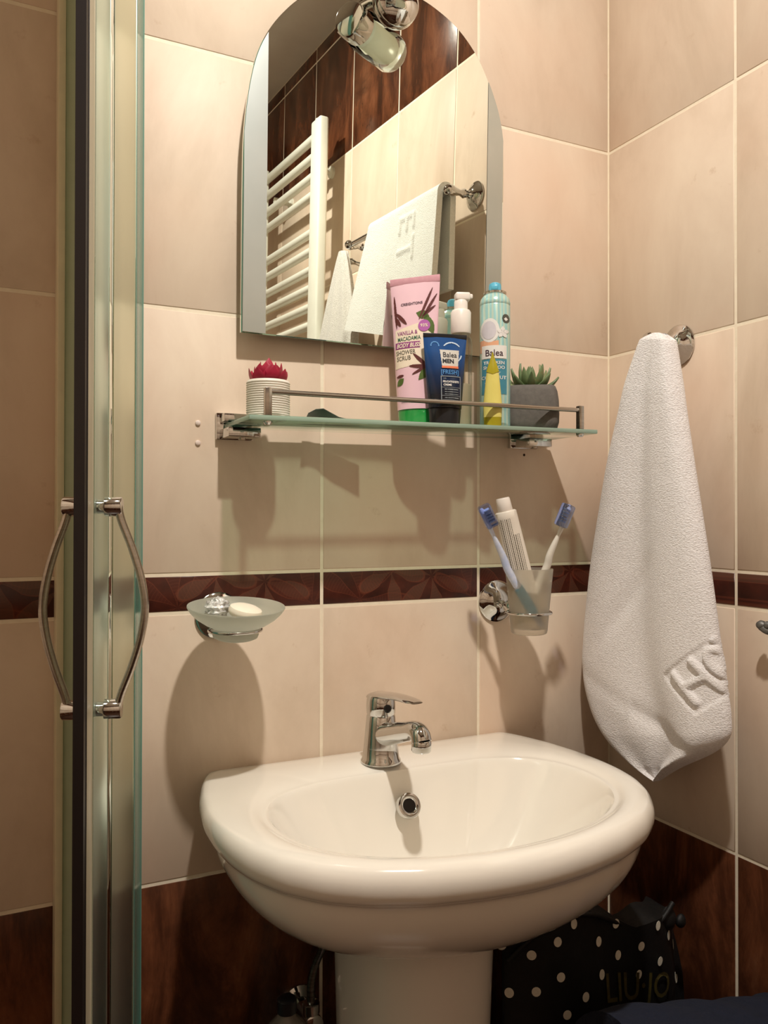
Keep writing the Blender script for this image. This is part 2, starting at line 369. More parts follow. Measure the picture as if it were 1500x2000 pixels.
def tile_mesh(w_, h_, m, axis):
    k = (round(w_, 4), round(h_, 4), m, axis)
    if k not in MESH:
        bm = BM(); g = .0024; b = .0009
        def ring(ins, d):
            a = w_/2-g-ins; c = h_/2-g-ins
            return [(-a, -c, d), (a, -c, d), (a, c, d), (-a, c, d)]
        rs = [ring(0, 0), ring(0, TP-b*.6), ring(b, TP)]
        def cv(p):
            x, z, d = p
            if axis == 'y': return (x, -d, z)
            if axis == 'x': return (-d, x, z)
            if axis == 'X': return (d, x, z)
            return (x, d, z)
        loft(bm, [[cv(p) for p in r] for r in rs], cap0=False)
        bmesh.ops.recalc_face_normals(bm, faces=bm.faces)
        me = bpy.data.meshes.new('tile'); bm.to_mesh(me); bm.free(); me.materials.append(MT[m]); finish(me, 60); MESH[k] = me
    return MESH[k]
NAMES = dict(cream='tile', rust='dark_tile', border='border_tile')
def tile_wall(wall, axis, ncol, base):
    # split the cut row under the ceiling as the photograph's mirror shows it
    rows = []
    for z0, z1, m in Z_R:
        if m == 'rust' and z0 == 2*TH: rows += [(2*TH, 3*TH, 'rust'), (3*TH, CEIL, 'rust')]
        else: rows.append((z0, z1, m))
    lim = {'y': -ROOMX, 'x': -ROOMY, 'X': -ROOMY, 'Y': -ROOMX}[axis]
    for k in range(ncol):
        a0 = k*TW; a1 = min((k+1)*TW, lim)
        if a1-a0 < .02: continue
        for z0, z1, m in rows:
            o = bpy.data.objects.new(NAMES[m], tile_mesh(a1-a0, z1-z0, m, axis)); C.objects.link(o); o.parent = wall
            c = -(a0+a1)/2; z = (z0+z1)/2
            o.location = {'y': (c, 0, z), 'x': (0, c, z), 'X': (ROOMX, c, z), 'Y': (c, ROOMY, z)}[axis]
tile_wall(wb, 'y', 7, None); tile_wall(wr, 'x', 8, None); tile_wall(wl, 'X', 8, None); tile_wall(wn, 'Y', 7, None)

# recessed ceiling spotlight (gives the light)
t = thing('ceiling_spotlight', 'round chrome ceiling spotlight with glowing lens, above the washbasin', 'light', (LIGHT[0], LIGHT[1], CEIL))
bm = BM(); lathe(bm, [(.034, -.001), (.034, -.012), (.046, -.012), (.046, 0), (.0455, .0)], seg=48, cap0=False, cap1=False); obj('bezel', bm, 'chrome', t)
bm = BM(); lathe(bm, [(.033, -.002), (.033, -.006), (.02, -.009)], seg=32); obj('lens', bm, mat('lamp_lens', (255, 230, 200), .3, emit=(255, 222, 178), estr=6), t)

# ---------------------------------------------------------------- wall details
for k, z in enumerate((-.1411, -.1663)):
    bm = BM(); lathe(bm, [(.0032, 0), (.0032, .0018), (.0018, .0026)], (-.6686, -TP, z), 16, (0, -1, 0))
    tag(obj('wall_plug', bm, 'plug'), ('upper' if k == 0 else 'lower')+' of two white filled drill holes left of the glass shelf', 'wall plug', 'filled drill holes')
bm = BM(); lathe(bm, [(.002, 0), (.002, .0004)], (-.1677, -TP, -.1640), 12, (0, -1, 0)); tag(obj('drill_hole', bm, 'hole'), 'tiny dark drill hole in the tile under the right shelf bracket', 'hole')

# ---------------------------------------------------------------- washbasin
BX, BZ = -.432, -.578
OUT = [(0, .225), (.012, .232), (.04, .242), (.08, .253), (.13, .2605), (.18, .262), (.22, .259), (.26, .250), (.30, .232), (.335, .204), (.362, .168), (.384, .120), (.397, .068), (.402, .03), (.4035, 0)]
INN = [(.1, 0), (.101, .08), (.107, .135), (.125, .175), (.155, .199), (.195, .210), (.235, .209), (.275, .197), (.31, .172), (.337, .136), (.357, .088), (.367, .04), (.369, 0)]
def outline_fn(tab, cy, back=True):
    pts = [(w_, -y) for y, w_ in tab]
    if back and tab[0][1] > 0: pts = [(0, 0)]+pts
    full = pts+[(-x, y) for x, y in pts[::-1]]
    def f(th):
        dx, dy = math.cos(th), math.sin(th); best = None
        for (ax, ay), (bx, by) in zip(full, full[1:]+full[:1]):
            ex, ey = bx-ax, by-ay; den = dx*ey-dy*ex
            if abs(den) < 1e-12: continue
            px, py = ax, ay-cy
            tt = (px*ey-py*ex)/den; s = (px*dy-py*dx)/den
            if -1e-6 <= s <= 1+1e-6 and tt > 0 and (best is None or tt > best): best = tt
        return best
    return f
CY = -.215
fo = outline_fn(OUT, CY); fi = outline_fn(INN, CY, False)
NA = 144
ths = [2*PI*i/NA-PI/2 for i in range(NA)]
# make sure back corners have a vertex
for cx_ in (.225, -.225):
    a = math.atan2(0-CY, cx_); k = min(range(NA), key=lambda i: abs(math.atan2(math.sin(ths[i]-a), math.cos(ths[i]-a)))); ths[k] = a
ro = [fo(t_) for t_ in ths]; ri = [fi(t_) for t_ in ths]
def sm(a, n):
    for _ in range(n): a = [(a[i-1]+2*a[i]+a[(i+1) % len(a)])/4 for i in range(len(a))]
    return a
ri = sm(ri, 4)
ro_s = sm(ro, 1)
ro = [ (ro_s[i] if math.sin(ths[i]) < .3 else ro[i]) for i in range(NA)]
def ring_at(r, z):
    return [Vector((r[i]*math.cos(ths[i]), min(CY+r[i]*math.sin(ths[i]), -.0002), z if not callable(z) else z(i))) for i in range(NA)]
def bowl_depth(s):
    t_ = 1-s; q = min(t_/.62, 1.0)**1.22
    return -.0045-.125*(1-(1-q)**2.3)
t = thing('washbasin', 'white ceramic washbasin with a chrome mixer tap, on a pedestal', 'washbasin', (BX, 0, BZ))
bm = BM(); rings = []
for s in (.03, .12, .22, .32, .42, .52, .6, .68, .75, .81, .86, .90, .935, .962, .982):
    rings.append(ring_at([r*s for r in ri], bowl_depth(s)+ .006*(s**6)))
for a, z in ((0.0, -.0045), (.10, -.0018), (.22, .0), (.36, .0010), (.5, .0012), (.62, .0006)):
    rings.append(ring_at([ri[i]*1.005+(ro[i]-ri[i]*1.005)*a for i in range(NA)], z))
def off(d, z):
    return ring_at([ro[i]+d for i in range(NA)], z)
rings += [off(-.0085, -.0012), off(-.0045, -.0045), off(-.0012, -.0105), off(0, -.018), off(-.0008, -.026), off(-.0035, -.032), off(-.0075, -.036), off(-.0115, -.038), off(-.0135, -.041)]
# belly sweeping down to the pedestal neck
NKX, NKY = .098, .15
for k in range(1, 15):
    ph = k/14*PI/2; s = math.cos(ph)**.85; z = -.041-.096*math.sin(ph)**1.1
    rr = []
    for i in range(NA):
        x = (ro[i]-.014)*math.cos(ths[i]); y = CY+(ro[i]-.014)*math.sin(ths[i])
        nx = .092*math.cos(ths[i]); ny = -.165+.085*math.sin(ths[i])
        rr.append(Vector((nx+(x-nx)*s, min(ny+(y-ny)*s, -.0004) if math.sin(ths[i]) < .75 else min(y, -.0004), z)))
    rings.append(rr)
loft(bm, rings)
ba = obj('basin', bm, 'ceramic', t, ang=75)
sub = ba.modifiers.new('s', 'SUBSURF'); sub.levels = 1; sub.render_levels = 1
# overflow on the rear bowl wall
oc = Vector((-.003, -.1305, -.040)); on = Vector((0, -1, .50)).normalized()
bm = BM(); lathe(bm, [(.0085, -.004), (.0085, .0016), (.0100, .0030), (.0125, .0034), (.0150, .0026), (.0160, .0008), (.0160, -.003)], oc, 40, on, cap0=False, cap1=False); obj('overflow_ring', bm, 'chrome', t, label='round chrome overflow ring')
bm = BM(); lathe(bm, [(.0088, -.001), (.0088, .0010)], oc, 32, on); obj('overflow_hole', bm, 'rubber', t)
bm = BM(); lathe(bm, [(.022, -.003), (.022, .002), (.018, .004), (.006, .003)], (0, CY+.0, -.1275), 36); obj('drain', bm, 'chrome', t)
# pedestal
t = thing('basin_pedestal', 'tapering white ceramic pedestal under the washbasin', 'pedestal', (BX, 0, -ZF))
bm = BM(); rings = []
for z, wx, yf in [(-.7145, .086, .252), (-.735, .0845, .251), (-.80, .082, .248), (-.90, .079, .244), (-1.05, .08, .24), (-1.2, .084, .245), (-1.33, .098, .262), (-1.385, .105, .27), (-1.4, .106, .271)]:
    r = []
    for i in range(48):
        a = 2*PI*i/48; c, s_ = math.cos(a), math.sin(a)
        x = wx*math.copysign(abs(c)**.8, c); y = -.13-(yf-.13)*math.copysign(abs(s_)**.85, s_) if s_ > 0 else -.13+.10*abs(s_)**.5
        r.append((x, y, z+ZF))
    rings.append(r)
loft(bm, rings); obj('column', bm, 'ceramic', t, ang=60)

# ---------------------------------------------------------------- mixer tap
FZ = BZ+.001
t = thing('mixer_tap', 'chrome single-lever mixer tap on the rear deck of the washbasin', 'tap', (-.446, -.073, FZ))
bm = BM(); lathe(bm, [(.0262, 0), (.0262, .003), (.0240, .006), (.0225, .02), (.0202, .045), (.0188, .060), (.0178, .0615)], seg=40); obj('body', bm, 'chrome', t)
bm = BM()
lathe(bm, [(.0172, .0605), (.0188, .063), (.0192, .072), (.0186, .081), (.0165, .0865), (.009, .0895)], seg=40)
rg = []
for k in range(11):
    u = k/10; y = .010-.108*u; z = .0835+.012*u+.003*math.sin(u*PI); wd = .0165*(1-.35*u)*(1 if k < 10 else .75); th = .0055*(1-.55*u)*(1 if k < 10 else .6)
    rg.append([(wd*math.cos(2*PI*i/20), y, z+th*math.sin(2*PI*i/20)) for i in range(20)])
loft(bm, rg); obj('lever', bm, 'chrome', t)
bm = BM(); lathe(bm, [(.0052, .0), (.0052, .0025), (.0035, .004)], (0, -.0182, .072), 20, (0, -1, .1)); obj('indicator_cap', bm, 'black_cap', t)
bm = BM(); pth = smooth_path([(0, -.004, .036), (0, -.03, .043), (0, -.07, .055), (0, -.094, .0615), (0, -.106, .0595), (0, -.1105, .052)], 6)
n = len(pth); tube(bm, pth, [.0160-.0040*min(1, i/(n*.4)) for i in range(n)], 24); obj('spout', bm, 'chrome', t)
bm = BM(); lathe(bm, [(.0105, 0), (.0118, .002), (.0118, .012), (.0105, .0140)], (0, -.1095, .0405), 32); obj('aerator', bm, 'chrome', t)

# ---------------------------------------------------------------- mirror (arched top, leaning forward a little)
MN = Vector((.021, -1, -.0258)).normalized(); MQ = Vector((-.42, -.020, -.026))
mz = Vector((0, 0, 1)); mxv = mz.cross(-MN).normalized(); mxv = Vector((0, 0, 1)).cross(MN).normalized()*-1
mxv = Vector((1, MN.x, 0)).normalized(); mup = MN.cross(mxv).normalized()
if mup.z < 0: mup = -mup
def mp(x, z, d=0):   # x, z in wall coordinates, d = out of the mirror
    q = MQ+Vector((x+.42, 0, z+.026)); q.y = MQ.y+(MN.x*(x+.42)+MN.z*(z+.026))/1.0
    return q+MN*d
ARC = [(-.6195, -.0261), (-.6195, .10), (-.6190, .20), (-.6164, .2484), (-.6099, .2957), (-.5998, .3344), (-.5828, .3686), (-.5585, .4005), (-.5359, .4217), (-.505, .4430), (-.470, .4590), (-.4208, .4690),
       (-.3731, .4676), (-.3359, .4575), (-.3002, .4391), (-.267, .4072), (-.242, .3641), (-.2266, .3219), (-.2205, .2732), (-.2200, .18), (-.2200, -.0243)]
arc = [(p.x, p.y) for p in smooth_path([(x, z, 0) for x, z in ARC[1:-1]], 5)]
arc = [ARC[0]]+arc+[ARC[-1]]
t = thing('mirror', 'arched frameless wall mirror with etched side strips above the shelf', 'mirror', (-.42, 0, -.026))
bm = BM()
def inset(pts, d):
    c = Vector((-.42, .2)); return [((x-c.x)*(1-d/.2)+c.x, (z-c.y)*(1-d/.23)+c.y) for x, z in pts]
a0 = arc; a1 = inset(arc, .0012)
loft(bm, [[mp(x, z, -.0052) for x, z in a0], [mp(x, z, -.0012) for x, z in a0], [mp(x, z, 0) for x, z in a1]], cap0=True, cap1=True)
mg = obj('mirror_glass', bm, 'mirror', t, ang=20, world=True)
bm = BM(); a2 = inset(arc, .02)
loft(bm, [[Vector((x, -.001-TP, z)) for x, z in a2], [mp(x, z, -.0054) for x, z in a2]]); obj('backing', bm, 'mirror_edge', t, ang=20, world=True)
def strip(xa, xb):
    bm = BM(); rows_ = []
    N_ = 60
    def top(x):
        best = .0
        for (ax, az), (bx, bz) in zip(arc, arc[1:]):
            if min(ax, bx) <= x <= max(ax, bx) and abs(ax-bx) > 1e-9: best = max(best, az+(bz-az)*(x-ax)/(bx-ax))
        return best if best else .1
    cols = []
    for k in range(13):
        x = xa+(xb-xa)*k/12; tz = top(x)-.002
        cols.append([mp(x, -.0245+(tz+.0245)*j/24, .0006) for j in range(25)])
    loft(bm, cols, False, False, closed=False); return bm
obj('etched_strip', strip(-.6180, -.5875), 'strip', t, world=True); obj('etched_strip', strip(-.2500, -.2225), 'strip', t, world=True)

# ---------------------------------------------------------------- lamp on the mirror top
bc = mp(-.405, .447)
t = thing('mirror_lamp', 'chrome lamp with a frosted glass cylinder clipped on the mirror top', 'lamp', bc)
L_ = lambda p: Vector(p)-bc
bm = BM(); lathe(bm, [(.0315, .0005), (.0325, .004), (.031, .010), (.022, .017), (.008, .021)], (0, 0, 0), 44, MN); obj('mounting_plate', bm, 'chrome', t)
c1 = Vector((-.4510, -.088, .441)); c2 = Vector((-.3395, -.150, .4429)); ax = (c2-c1).normalized()
bm = BM(); tube(bm, smooth_path([L_(bc+MN*.015), L_((-.415, -.070, .466)), L_((-.430, -.088, .462)), L_(c1+ax*.018+Vector((0, 0, .014)))], 6), .0065, 16); obj('arm', bm, 'chrome', t)
bm = BM(); lathe(bm, [(.020, 0), (.0235, .002), (.0245, .006), (.0245, .030), (.0235, .031)], L_(c1), 44, ax); obj('cap', bm, 'chrome', t)
bm = BM(); lathe(bm, [(.0205, .030), (.0205, .060), (.0215, .100), (.019, .107), (.008, .110)], L_(c1), 40, ax); sh = obj('lamp_shade', bm, 'lampglass', t)
bm = BM(); lathe(bm, [(.0262, .034), (.0282, .040), (.0282, .112), (.025, .120), (.016, .1245), (.0, .1255)][:5], L_(c1), 44, ax, cap0=False); obj('outer_glass', bm, 'lampclear', t)

# ---------------------------------------------------------------- glass shelf
SLP = .0072/.51
def shz(x): return -.1448+(x+.637)*SLP      # centre of the glass
def sht(x): return shz(x)+.0032
t = thing('glass_shelf', 'clear glass wall shelf with chrome brackets and a steel guard rail', 'shelf', (-.382, 0, shz(-.382)))
bm = BM(); box(bm, -.2555, .2555, -.1205, -.014, -.003, .003, .0012)
gs = obj('shelf_panel', bm, 'shelf_glass', t); gs.data.materials.append(MT['glass_edge'])
for p in gs.data.polygons:
    if abs(p.normal.z) < .8: p.material_index = 1
gs.rotation_euler = (0, -math.atan(SLP), 0)
for x0 in (-.6464, -.1980):
    zc = shz(x0+.025)
    bm = BM(); x1 = x0+.0475
    box(bm, x0, x1, -.008, -TP, zc-.017, zc+.017, .001)
    box(bm, x0+.004, x1-.002, -.050, -.006, zc-.0165, zc-.0045, .0012); box(bm, x0+.004, x1-.002, -.030, -.006, zc+.0042, zc+.0145, .0012)
    br = obj('bracket', bm, 'chrome', t, world=True)
    bm = BM(); lathe(bm, [(.0045, 0), (.0045, .002), (.003, .003)], (x0+.025, -.035, zc-.0165), 16, (0, 0, -1)); obj('screw', bm, 'steel', br, world=True)
RY = -.1115
for x in (-.6125, -.1510):
    zc = shz(x); bm = BM()
    box(bm, x-.0042, x+.0042, RY-.0042, RY+.0042, zc+.003, zc+.0365, .0012); po = obj('rail_post', bm, 'steel', t, world=True)
    bm = BM(); lathe(bm, [(.0055, 0), (.0055, .002), (.0035, .0045)], (x, RY, zc-.0031), 18, (0, 0, -1)); obj('screw_cap', bm, 'chrome', po, world=True)
bm = BM(); cyl(bm, (-.6085, RY, shz(-.6085)+.0315), (-.155, RY, shz(-.155)+.0305), .0031, seg=20); obj('guard_rail', bm, 'steel', t, world=True)

# ---------------------------------------------------------------- things on the shelf
def squeeze_tube(root, w0, d0, w1, H, zc, seal, bodymat, sealmat, taper_p=1.0):
    """body from cap height zc to H; ellipse w0 x d0 at the cap to a flat seam of width w1"""
    def dims(z):
        u = max(0, min(1, (z-zc)/(H-seal-zc))); return w0+(w1-w0)*u, d0*(1-u**1.6)+.0012
    def surf(x, z):
        if z > H-seal: return -.0012
        a, b = dims(z); q = max(0, 1-(x/(a+1e-9))**2); return -b*q**.5
    rings = []
    for k in range(25):
        z = zc+(H-seal-zc)*k/24; a, b = dims(z)
        rings.append([(a*math.cos(2*PI*i/40), b*math.sin(2*PI*i/40), z) for i in range(40)])
    bm = BM(); loft(bm, rings); body = obj('tube_body', bm, bodymat, root, ang=60)
    bm = BM(); box(bm, -w1, w1, -.0011, .0011, H-seal-.001, H, .0004); obj('crimped_seam', bm, sealmat, root)
    return surf
# lilac scrub tube
x = -.3860; y = -.0570
t = thing('scrub_tube', 'tall pink shower scrub tube with a green cap, on the shelf', 'tube', (x, y, sht(x)+.0009), math.radians(-50))
t.rotation_euler = (math.radians(-1.0), math.radians(-.9), math.radians(-46))
S = squeeze_tube(t, .0255, .0165, .0355, .204, .022, .0085, 'lilac', 'lilac_seal')
bm = BM(); rings = [[(a*math.cos(2*PI*i/40), b*math.sin(2*PI*i/40), z) for i in range(40)] for z, a, b in [(0, .0225, .0145), (.001, .0238, .0157), (.020, .0250, .0165), (.022, .0245, .016)]]
loft(bm, rings); obj('cap', bm, 'green_cap', t)
cells(t, 'cream_panel', 'ink_cream', lambda x, z: z < .137+.25*x and z > .080 + .1*x and not (x > .020 and z < .112 and z > .09 and False), -.0262, .0262, .070, .146, S, .0003)
cells(t, 'printed_leaf', 'ink_leaf', leaf_mask(.004, .153, .022, .147, .0058), 0, .026, .138, .162, S, .0005)
cells(t, 'printed_leaf', 'ink_leaf', leaf_mask(.016, .151, .0275, .122, .006), .006, .032, .118, .156, S, .0005)
cells(t, 'printed_leaf', 'ink_leaf', leaf_mask(.009, .060, .026, .080, .0055), .002, .0262, .056, .086, S, .0005)
cells(t, 'printed_leaf', 'ink_leaf', leaf_mask(-.023, .054, -.012, .064, .0045), -.024, -.008, .05, .07, S, .0005)
def pods(lst):
    for a in lst:
        x0, z0, x1, z1, w_ = a; pad = .006
        cells(t, 'printed_pod', 'ink_brown', leaf_mask(x0, z0, x1, z1, w_, .6), max(-.0335, min(x0, x1)-pad), min(.0335, max(x0, x1)+pad), min(z0, z1)-pad, max(z0, z1)+pad, S, .0007)
pods([(.008, .143, .026, .187, .0018), (.012, .144, .032, .178, .0018), (.012, .147, .030, .162, .0018), (-.029, .180, -.024, .133, .0018), (-.025, .155, -.009, .138, .0026), (-.027, .15, -.018, .136, .0026),
      (.001, .097, .024, .075, .0026), (-.004, .080, .024, .078, .0026), (.000, .068, .022, .080, .0018), (-.024, .066, -.012, .068, .002)])
cells(t, 'badge', 'ink_badge', lambda x, z: math.hypot(x-.0155, z-.1345) < .0080, .006, .025, .125, .144, S, .0011)
text(t, 'badge_text', '93%', .0060, .0155, .1328, 'ink_cream', S, .0014, .0001)
text(t, 'brand_text', 'CREIGHTONS', .0050, -.003, .165, 'ink_dark', S, .0006, .0001, rot=.03)
text(t, 'name_text', 'VANILLA &', .0080, -.008, .1235, 'ink_plum', S, .0007, .0001, sx=.75, rot=.04)
text(t, 'name_text', 'MACADAMIA', .0080, -.0055, .1155, 'ink_green', S, .0007, .0001, sx=.70, rot=.04)
cells(t, 'name_bar', 'ink_plum', lambda x, z: True, -.0258, .0105, .1045, .1135, S, .0005)
text(t, 'name_text', 'BODY BLISS', .0080, -.0065, .1062, 'ink_cream', S, .0009, .0002, shear=.2, sx=.82)
text(t, 'name_text', 'SHOWER', .0085, -.010, .0965, 'ink_grey', S, .0007, .0001, sx=.82, rot=.03)
text(t, 'name_text', 'SCRUB', .0085, -.0125, .0885, 'ink_grey', S, .0007, .0001, sx=.82, rot=.03)
text(t, 'size_text', '200ml e 6.8 fl. oz', .0042, -.001, .0305, 'ink_dark', S, .0007)

SB = lambda x, z: -S(x, z)
for x0, z0, x1, z1, w_, m_ in ((-.004, .150, -.024, .160, .0055, 'ink_leaf'), (.004, .085, -.018, .075, .0055, 'ink_leaf'), (.002, .120, .020, .105, .005, 'ink_leaf'), (0, .145, -.014, .185, .002, 'ink_brown'), (0, .145, .015, .182, .002, 'ink_brown'), (-.002, .095, -.022, .110, .0024, 'ink_brown')):
    cells(t, 'printed_leaf', m_, leaf_mask(x0, z0, x1, z1, w_), min(x0, x1)-.006, max(x0, x1)+.006, min(z0, z1)-.006, max(z0, z1)+.006, SB, -.0006)
cells(t, 'back_panel', 'ink_cream', lambda x, z: True, -.018, .018, .04, .072, SB, -.0004)
# blue cream tube
x = -.3635; y = -.0945
t = thing('cream_tube', 'short navy blue squeeze tube with a black cap, on the shelf', 'tube', (x, y, sht(x)+.0004), math.radians(-14))
t.rotation_euler = (math.radians(-1), math.radians(.6), math.radians(-14))
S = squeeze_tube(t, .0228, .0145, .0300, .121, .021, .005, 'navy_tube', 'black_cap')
bm = BM(); loft(bm, [[(a*math.cos(2*PI*i/40), b*math.sin(2*PI*i/40), z) for i in range(40)] for z, a, b in [(0, .0198, .013), (.001, .0208, .014), (.019, .0222, .0145), (.021, .0215, .014)]]); obj('cap', bm, 'black_cap', t)
cells(t, 'bubble_ring', 'ink_paleblue', lambda x, z: .0128 < math.hypot(x-.008, z-.0955) < .0145 and (z > .104 or (x > .012 and z < .092)), -.008, .024, .079, .112, S, .0006)
cells(t, 'bubble', 'ink_blue', lambda x, z: .0045 < math.hypot(x+.015, z-.104) < .0060 and z > .103, -.0225, -.008, .098, .112, S, .0005)
cells(t, 'brand_panel', 'ink_panel', lambda x, z: abs(x-.0045) < .0135-.10*(.1-z), -.012, .020, .0755, .0985, S, .0008)
cells(t, 'orange_edge', 'ink_orange', lambda x, z: abs(x-.0045) < .0115, -.008, .017, .0735, .0765, S, .0010)
text(t, 'brand_text', 'Balea', .0098, .0045, .0885, 'ink_black', S, .0012, .00005, sx=.95)
text(t, 'brand_text', 'MEN', .0078, .002, .0805, 'ink_black', S, .0012, .0003)
text(t, 'name_text', '[FRESH]', .0082, .004, .0655, 'ink_blue', S, .0007, .0001, sx=.9)
cells(t, 'label_frame', 'ink_line', lambda x, z: abs(x+.0085) < .0004 or abs(x-.0185) < .0004 or min(abs(z-.0625), abs(z-.0475), abs(z-.0365), abs(z-.0305)) < .0004, -.0089, .0189, .0301, .0629, S, .0006)
text(t, 'name_text', '24h', .0030, -.0035, .0585, 'ink_line', S, .0007)
text(t, 'name_text', 'FEUCHTIGKEITS', .0037, .005, .0540, 'ink_white', S, .0007, .0001, sx=.85)
text(t, 'name_text', 'CREME', .0037, .0, .0497, 'ink_white', S, .0007, .0001)
cells(t, 'small_print', 'ink_line', lambda x, z: ((z-.038) % .0032) < .0011 and (int(x*2600) % 5) != 0, -.004, .015, .038, .0462, S, .0006)
cells(t, 'small_print', 'ink_line', lambda x, z: (int(x*2600) % 4) != 0, -.004, .016, .033, .0343, S, .0006)

# clear pump bottle
x = -.3110; y = -.050
t = thing('pump_bottle', 'slim clear pump bottle with a white dispenser, on the shelf', 'bottle', (x, y, sht(x)), math.radians(-20))
bm = BM(); lathe(bm, [(.0150, 0), (.0160, .002), (.0160, .118), (.0150, .126), (.0125, .132), (.0118, .138)], seg=36); obj('bottle_body', bm, 'clear_plastic', t)
bm = BM(); lathe(bm, [(.0136, .002), (.0142, .004), (.0142, .062), (.0136, .063)], seg=32); obj('gel', bm, 'liquid', t)
bm = BM(); lathe(bm, [(.0135, .134), (.0142, .136), (.0142, .164), (.0125, .167), (.0095, .168), (.0095, .179), (.0085, .181)], seg=36); obj('pump_collar', bm, 'white_plastic', t)
bm = BM(); box(bm, -.0085, .0125, -.008, .008, .180, .192, .003, 3); box(bm, .008, .0165, -.0035, .0035, .184, .1905, .0015); pu = obj('pump_head', bm, 'white_plastic', t)
bm = BM(); cyl(bm, (0, 0, .02), (0, 0, .14), .0022, seg=10); obj('dip_tube', bm, 'white_plastic', t)

# spray can
x = -.2700; y = -.074
t = thing('spray_can', 'turquoise dry shampoo spray can with a blue nozzle, on the shelf', 'can', (x, y, sht(x)), math.radians(-36))
R_ = .0212
bm = BM(); lathe(bm, [(.0195, 0), (.0208, .0015), (R_, .004), (R_, .170), (.0206, .1715), (.0212, .173), (.0212, .1755), (.0196, .181), (.016, .1855), (.0145, .187)], seg=48); obj('can_body', bm, 'can', t)
bm = BM(); lathe(bm, [(.0145, .1865), (.0158, .188), (.0158, .1905), (.013, .192), (.009, .1915)], seg=40); obj('metal_rim', bm, 'silver', t)
bm = BM(); lathe(bm, [(.0085, .190), (.0088, .199), (.0080, .2025), (.0045, .2045)], seg=28); box(bm, -.0045, .0045, -.0105, 0, .193, .1995, .0012); obj('nozzle', bm, 'turq', t)
S = lambda x, z: -math.sqrt(max(1e-9, R_*R_-x*x))
e = lambda cx, cz, a, b: (lambda x, z: ((x-cx)/a)**2+((z-cz)/b)**2 < 1)
cells(t, 'coconut_shell', 'ink_coco2', e(-.0065, .134, .0135, .0165), -.0205, .0075, .116, .152, S, .0004)
cells(t, 'coconut_flesh', 'ink_coco', e(-.0075, .134, .0100, .0125), -.0185, .003, .12, .148, S, .0007)
for k in range(5):
    a = 2*PI*k/5+.3; cells(t, 'coconut_flower', 'ink_coco2', leaf_mask(.0115, .131, .0115+.0085*math.cos(a), .131+.0085*math.sin(a), .0028), .002, .0208, .121, .141, S, .0010)
cells(t, 'peach_band', 'ink_peach', lambda x, z: z < .119+.15*abs(x), -.0205, .006, .104, .121, S, .0003)
cells(t, 'heart_badge', 'ink_heartbg', e(.0155, .1505, .0048, .0062), .009, .0207, .143, .158, S, .0005)
cells(t, 'heart', 'ink_white', lambda x, z: abs(x-.0155)+abs(z-.1495) < .0028, .0115, .0195, .146, .153, S, .0009)
cells(t, 'brand_panel', 'ink_white', lambda x, z: True, -.0175, .0165, .0950, .1130, S, .0006)
text(t, 'brand_text', 'Balea', .0125, -.0005, .0985, 'ink_dark', S, .0010, .0001, sx=.95)
cells(t, 'blue_panel', 'ink_teal', lambda x, z: True, -.0175, .0165, .046, .0940, S, .0005)
text(t, 'name_text', 'TROCKEN', .0062, -.0005, .0870, 'ink_white', S, .0009, .0001)
text(t, 'name_text', 'SHAMPOO', .0062, -.0005, .0805, 'ink_white', S, .0009, .0001)
text(t, 'name_text', 'Summer', .0058, -.002, .0735, 'ink_white', S, .0009, 0, shear=.3)
text(t, 'name_text', 'COCONUT', .0066, -.001, .0665, 'ink_white', S, .0009, .0001)
cells(t, 'small_print', 'ink_white', lambda x, z: ((z-.048) % .0042) < .0012 and (int((x+.02)*2000) % 5) != 0, -.013, -.003, .048, .063, S, .0008)

# yellow pointed tube
x = -.2915; y = -.1005
t = thing('pointed_tube', 'small pale yellow tube with a pointed olive tip, before the spray can', 'tube', (x, y, sht(x)), math.radians(-34))
def yr(z): return lerp_tab([(0, .0118), (.012, .0122), (.03, .0128), (.05, .0108), (.07, .0088), (.076, .0080), (.085, .0055), (.093, .0025), (.101, .0006)], z)
def ring_y(z): a = yr(z); d = a*.55; return [(a*math.cos(2*PI*i/24), d*math.sin(2*PI*i/24), z) for i in range(24)]
bm = BM(); loft(bm, [ring_y(z) for z in (.0125, .02, .03, .04, .05, .06, .068, .073)]); obj('tube_body', bm, 'yellow', t)
bm = BM(); loft(bm, [ring_y(z) for z in (0, .001, .006, .0120, .0124)]); obj('cap', bm, 'olive', t)
bm = BM(); loft(bm, [[(yr(z)*1.04*math.cos(2*PI*i/24), yr(z)*.6*math.sin(2*PI*i/24), z+(.004*abs(math.cos(2*PI*i/24)) if z < .074 else 0)) for i in range(24)] for z in (.0705, .076, .081, .085, .09, .095, .101)]); obj('tip', bm, 'olive', t)

# white ribbed pot with crimson succulent
def fat_leaf(base, tip, w_, th, nrm, bend=.0):
    """a pointed fleshy leaf"""
    base, tip = Vector(base), Vector(tip); d = tip-base; L = d.length; d.normalize()
    s = d.cross(Vector(nrm)).normalized(); n_ = s.cross(d).normalized(); rings = []
    for k in range(8):
        u = k/7; wv = w_*(math.sin(PI*(.16+.84*u))**.75 if u < 1 else .02)*(1 if u < .98 else .3)
        wv = max(wv, w_*.03); tv = max(th*(1-.75*u), th*.08); c = base+d*L*u+n_*bend*math.sin(PI*u)*-1
        rings.append([c+s*wv*math.cos(2*PI*i/10)+n_*tv*math.sin(2*PI*i/10) for i in range(10)])
    bm = BM(); loft(bm, rings); return bm
x = -.5980; y = -.068
t = thing('potted_succulent', 'crimson artificial succulent in a white ribbed pot, on the shelf', 'plant', (x, y, sht(x)))
H = .0475; prof = [(.0225, 0), (.0245, .0015)]
for k in range(120):
    z = .003+(H-.006)*k/119; prof.append((.0252+.0010+.0007*math.cos(2*PI*k/119*15), z))
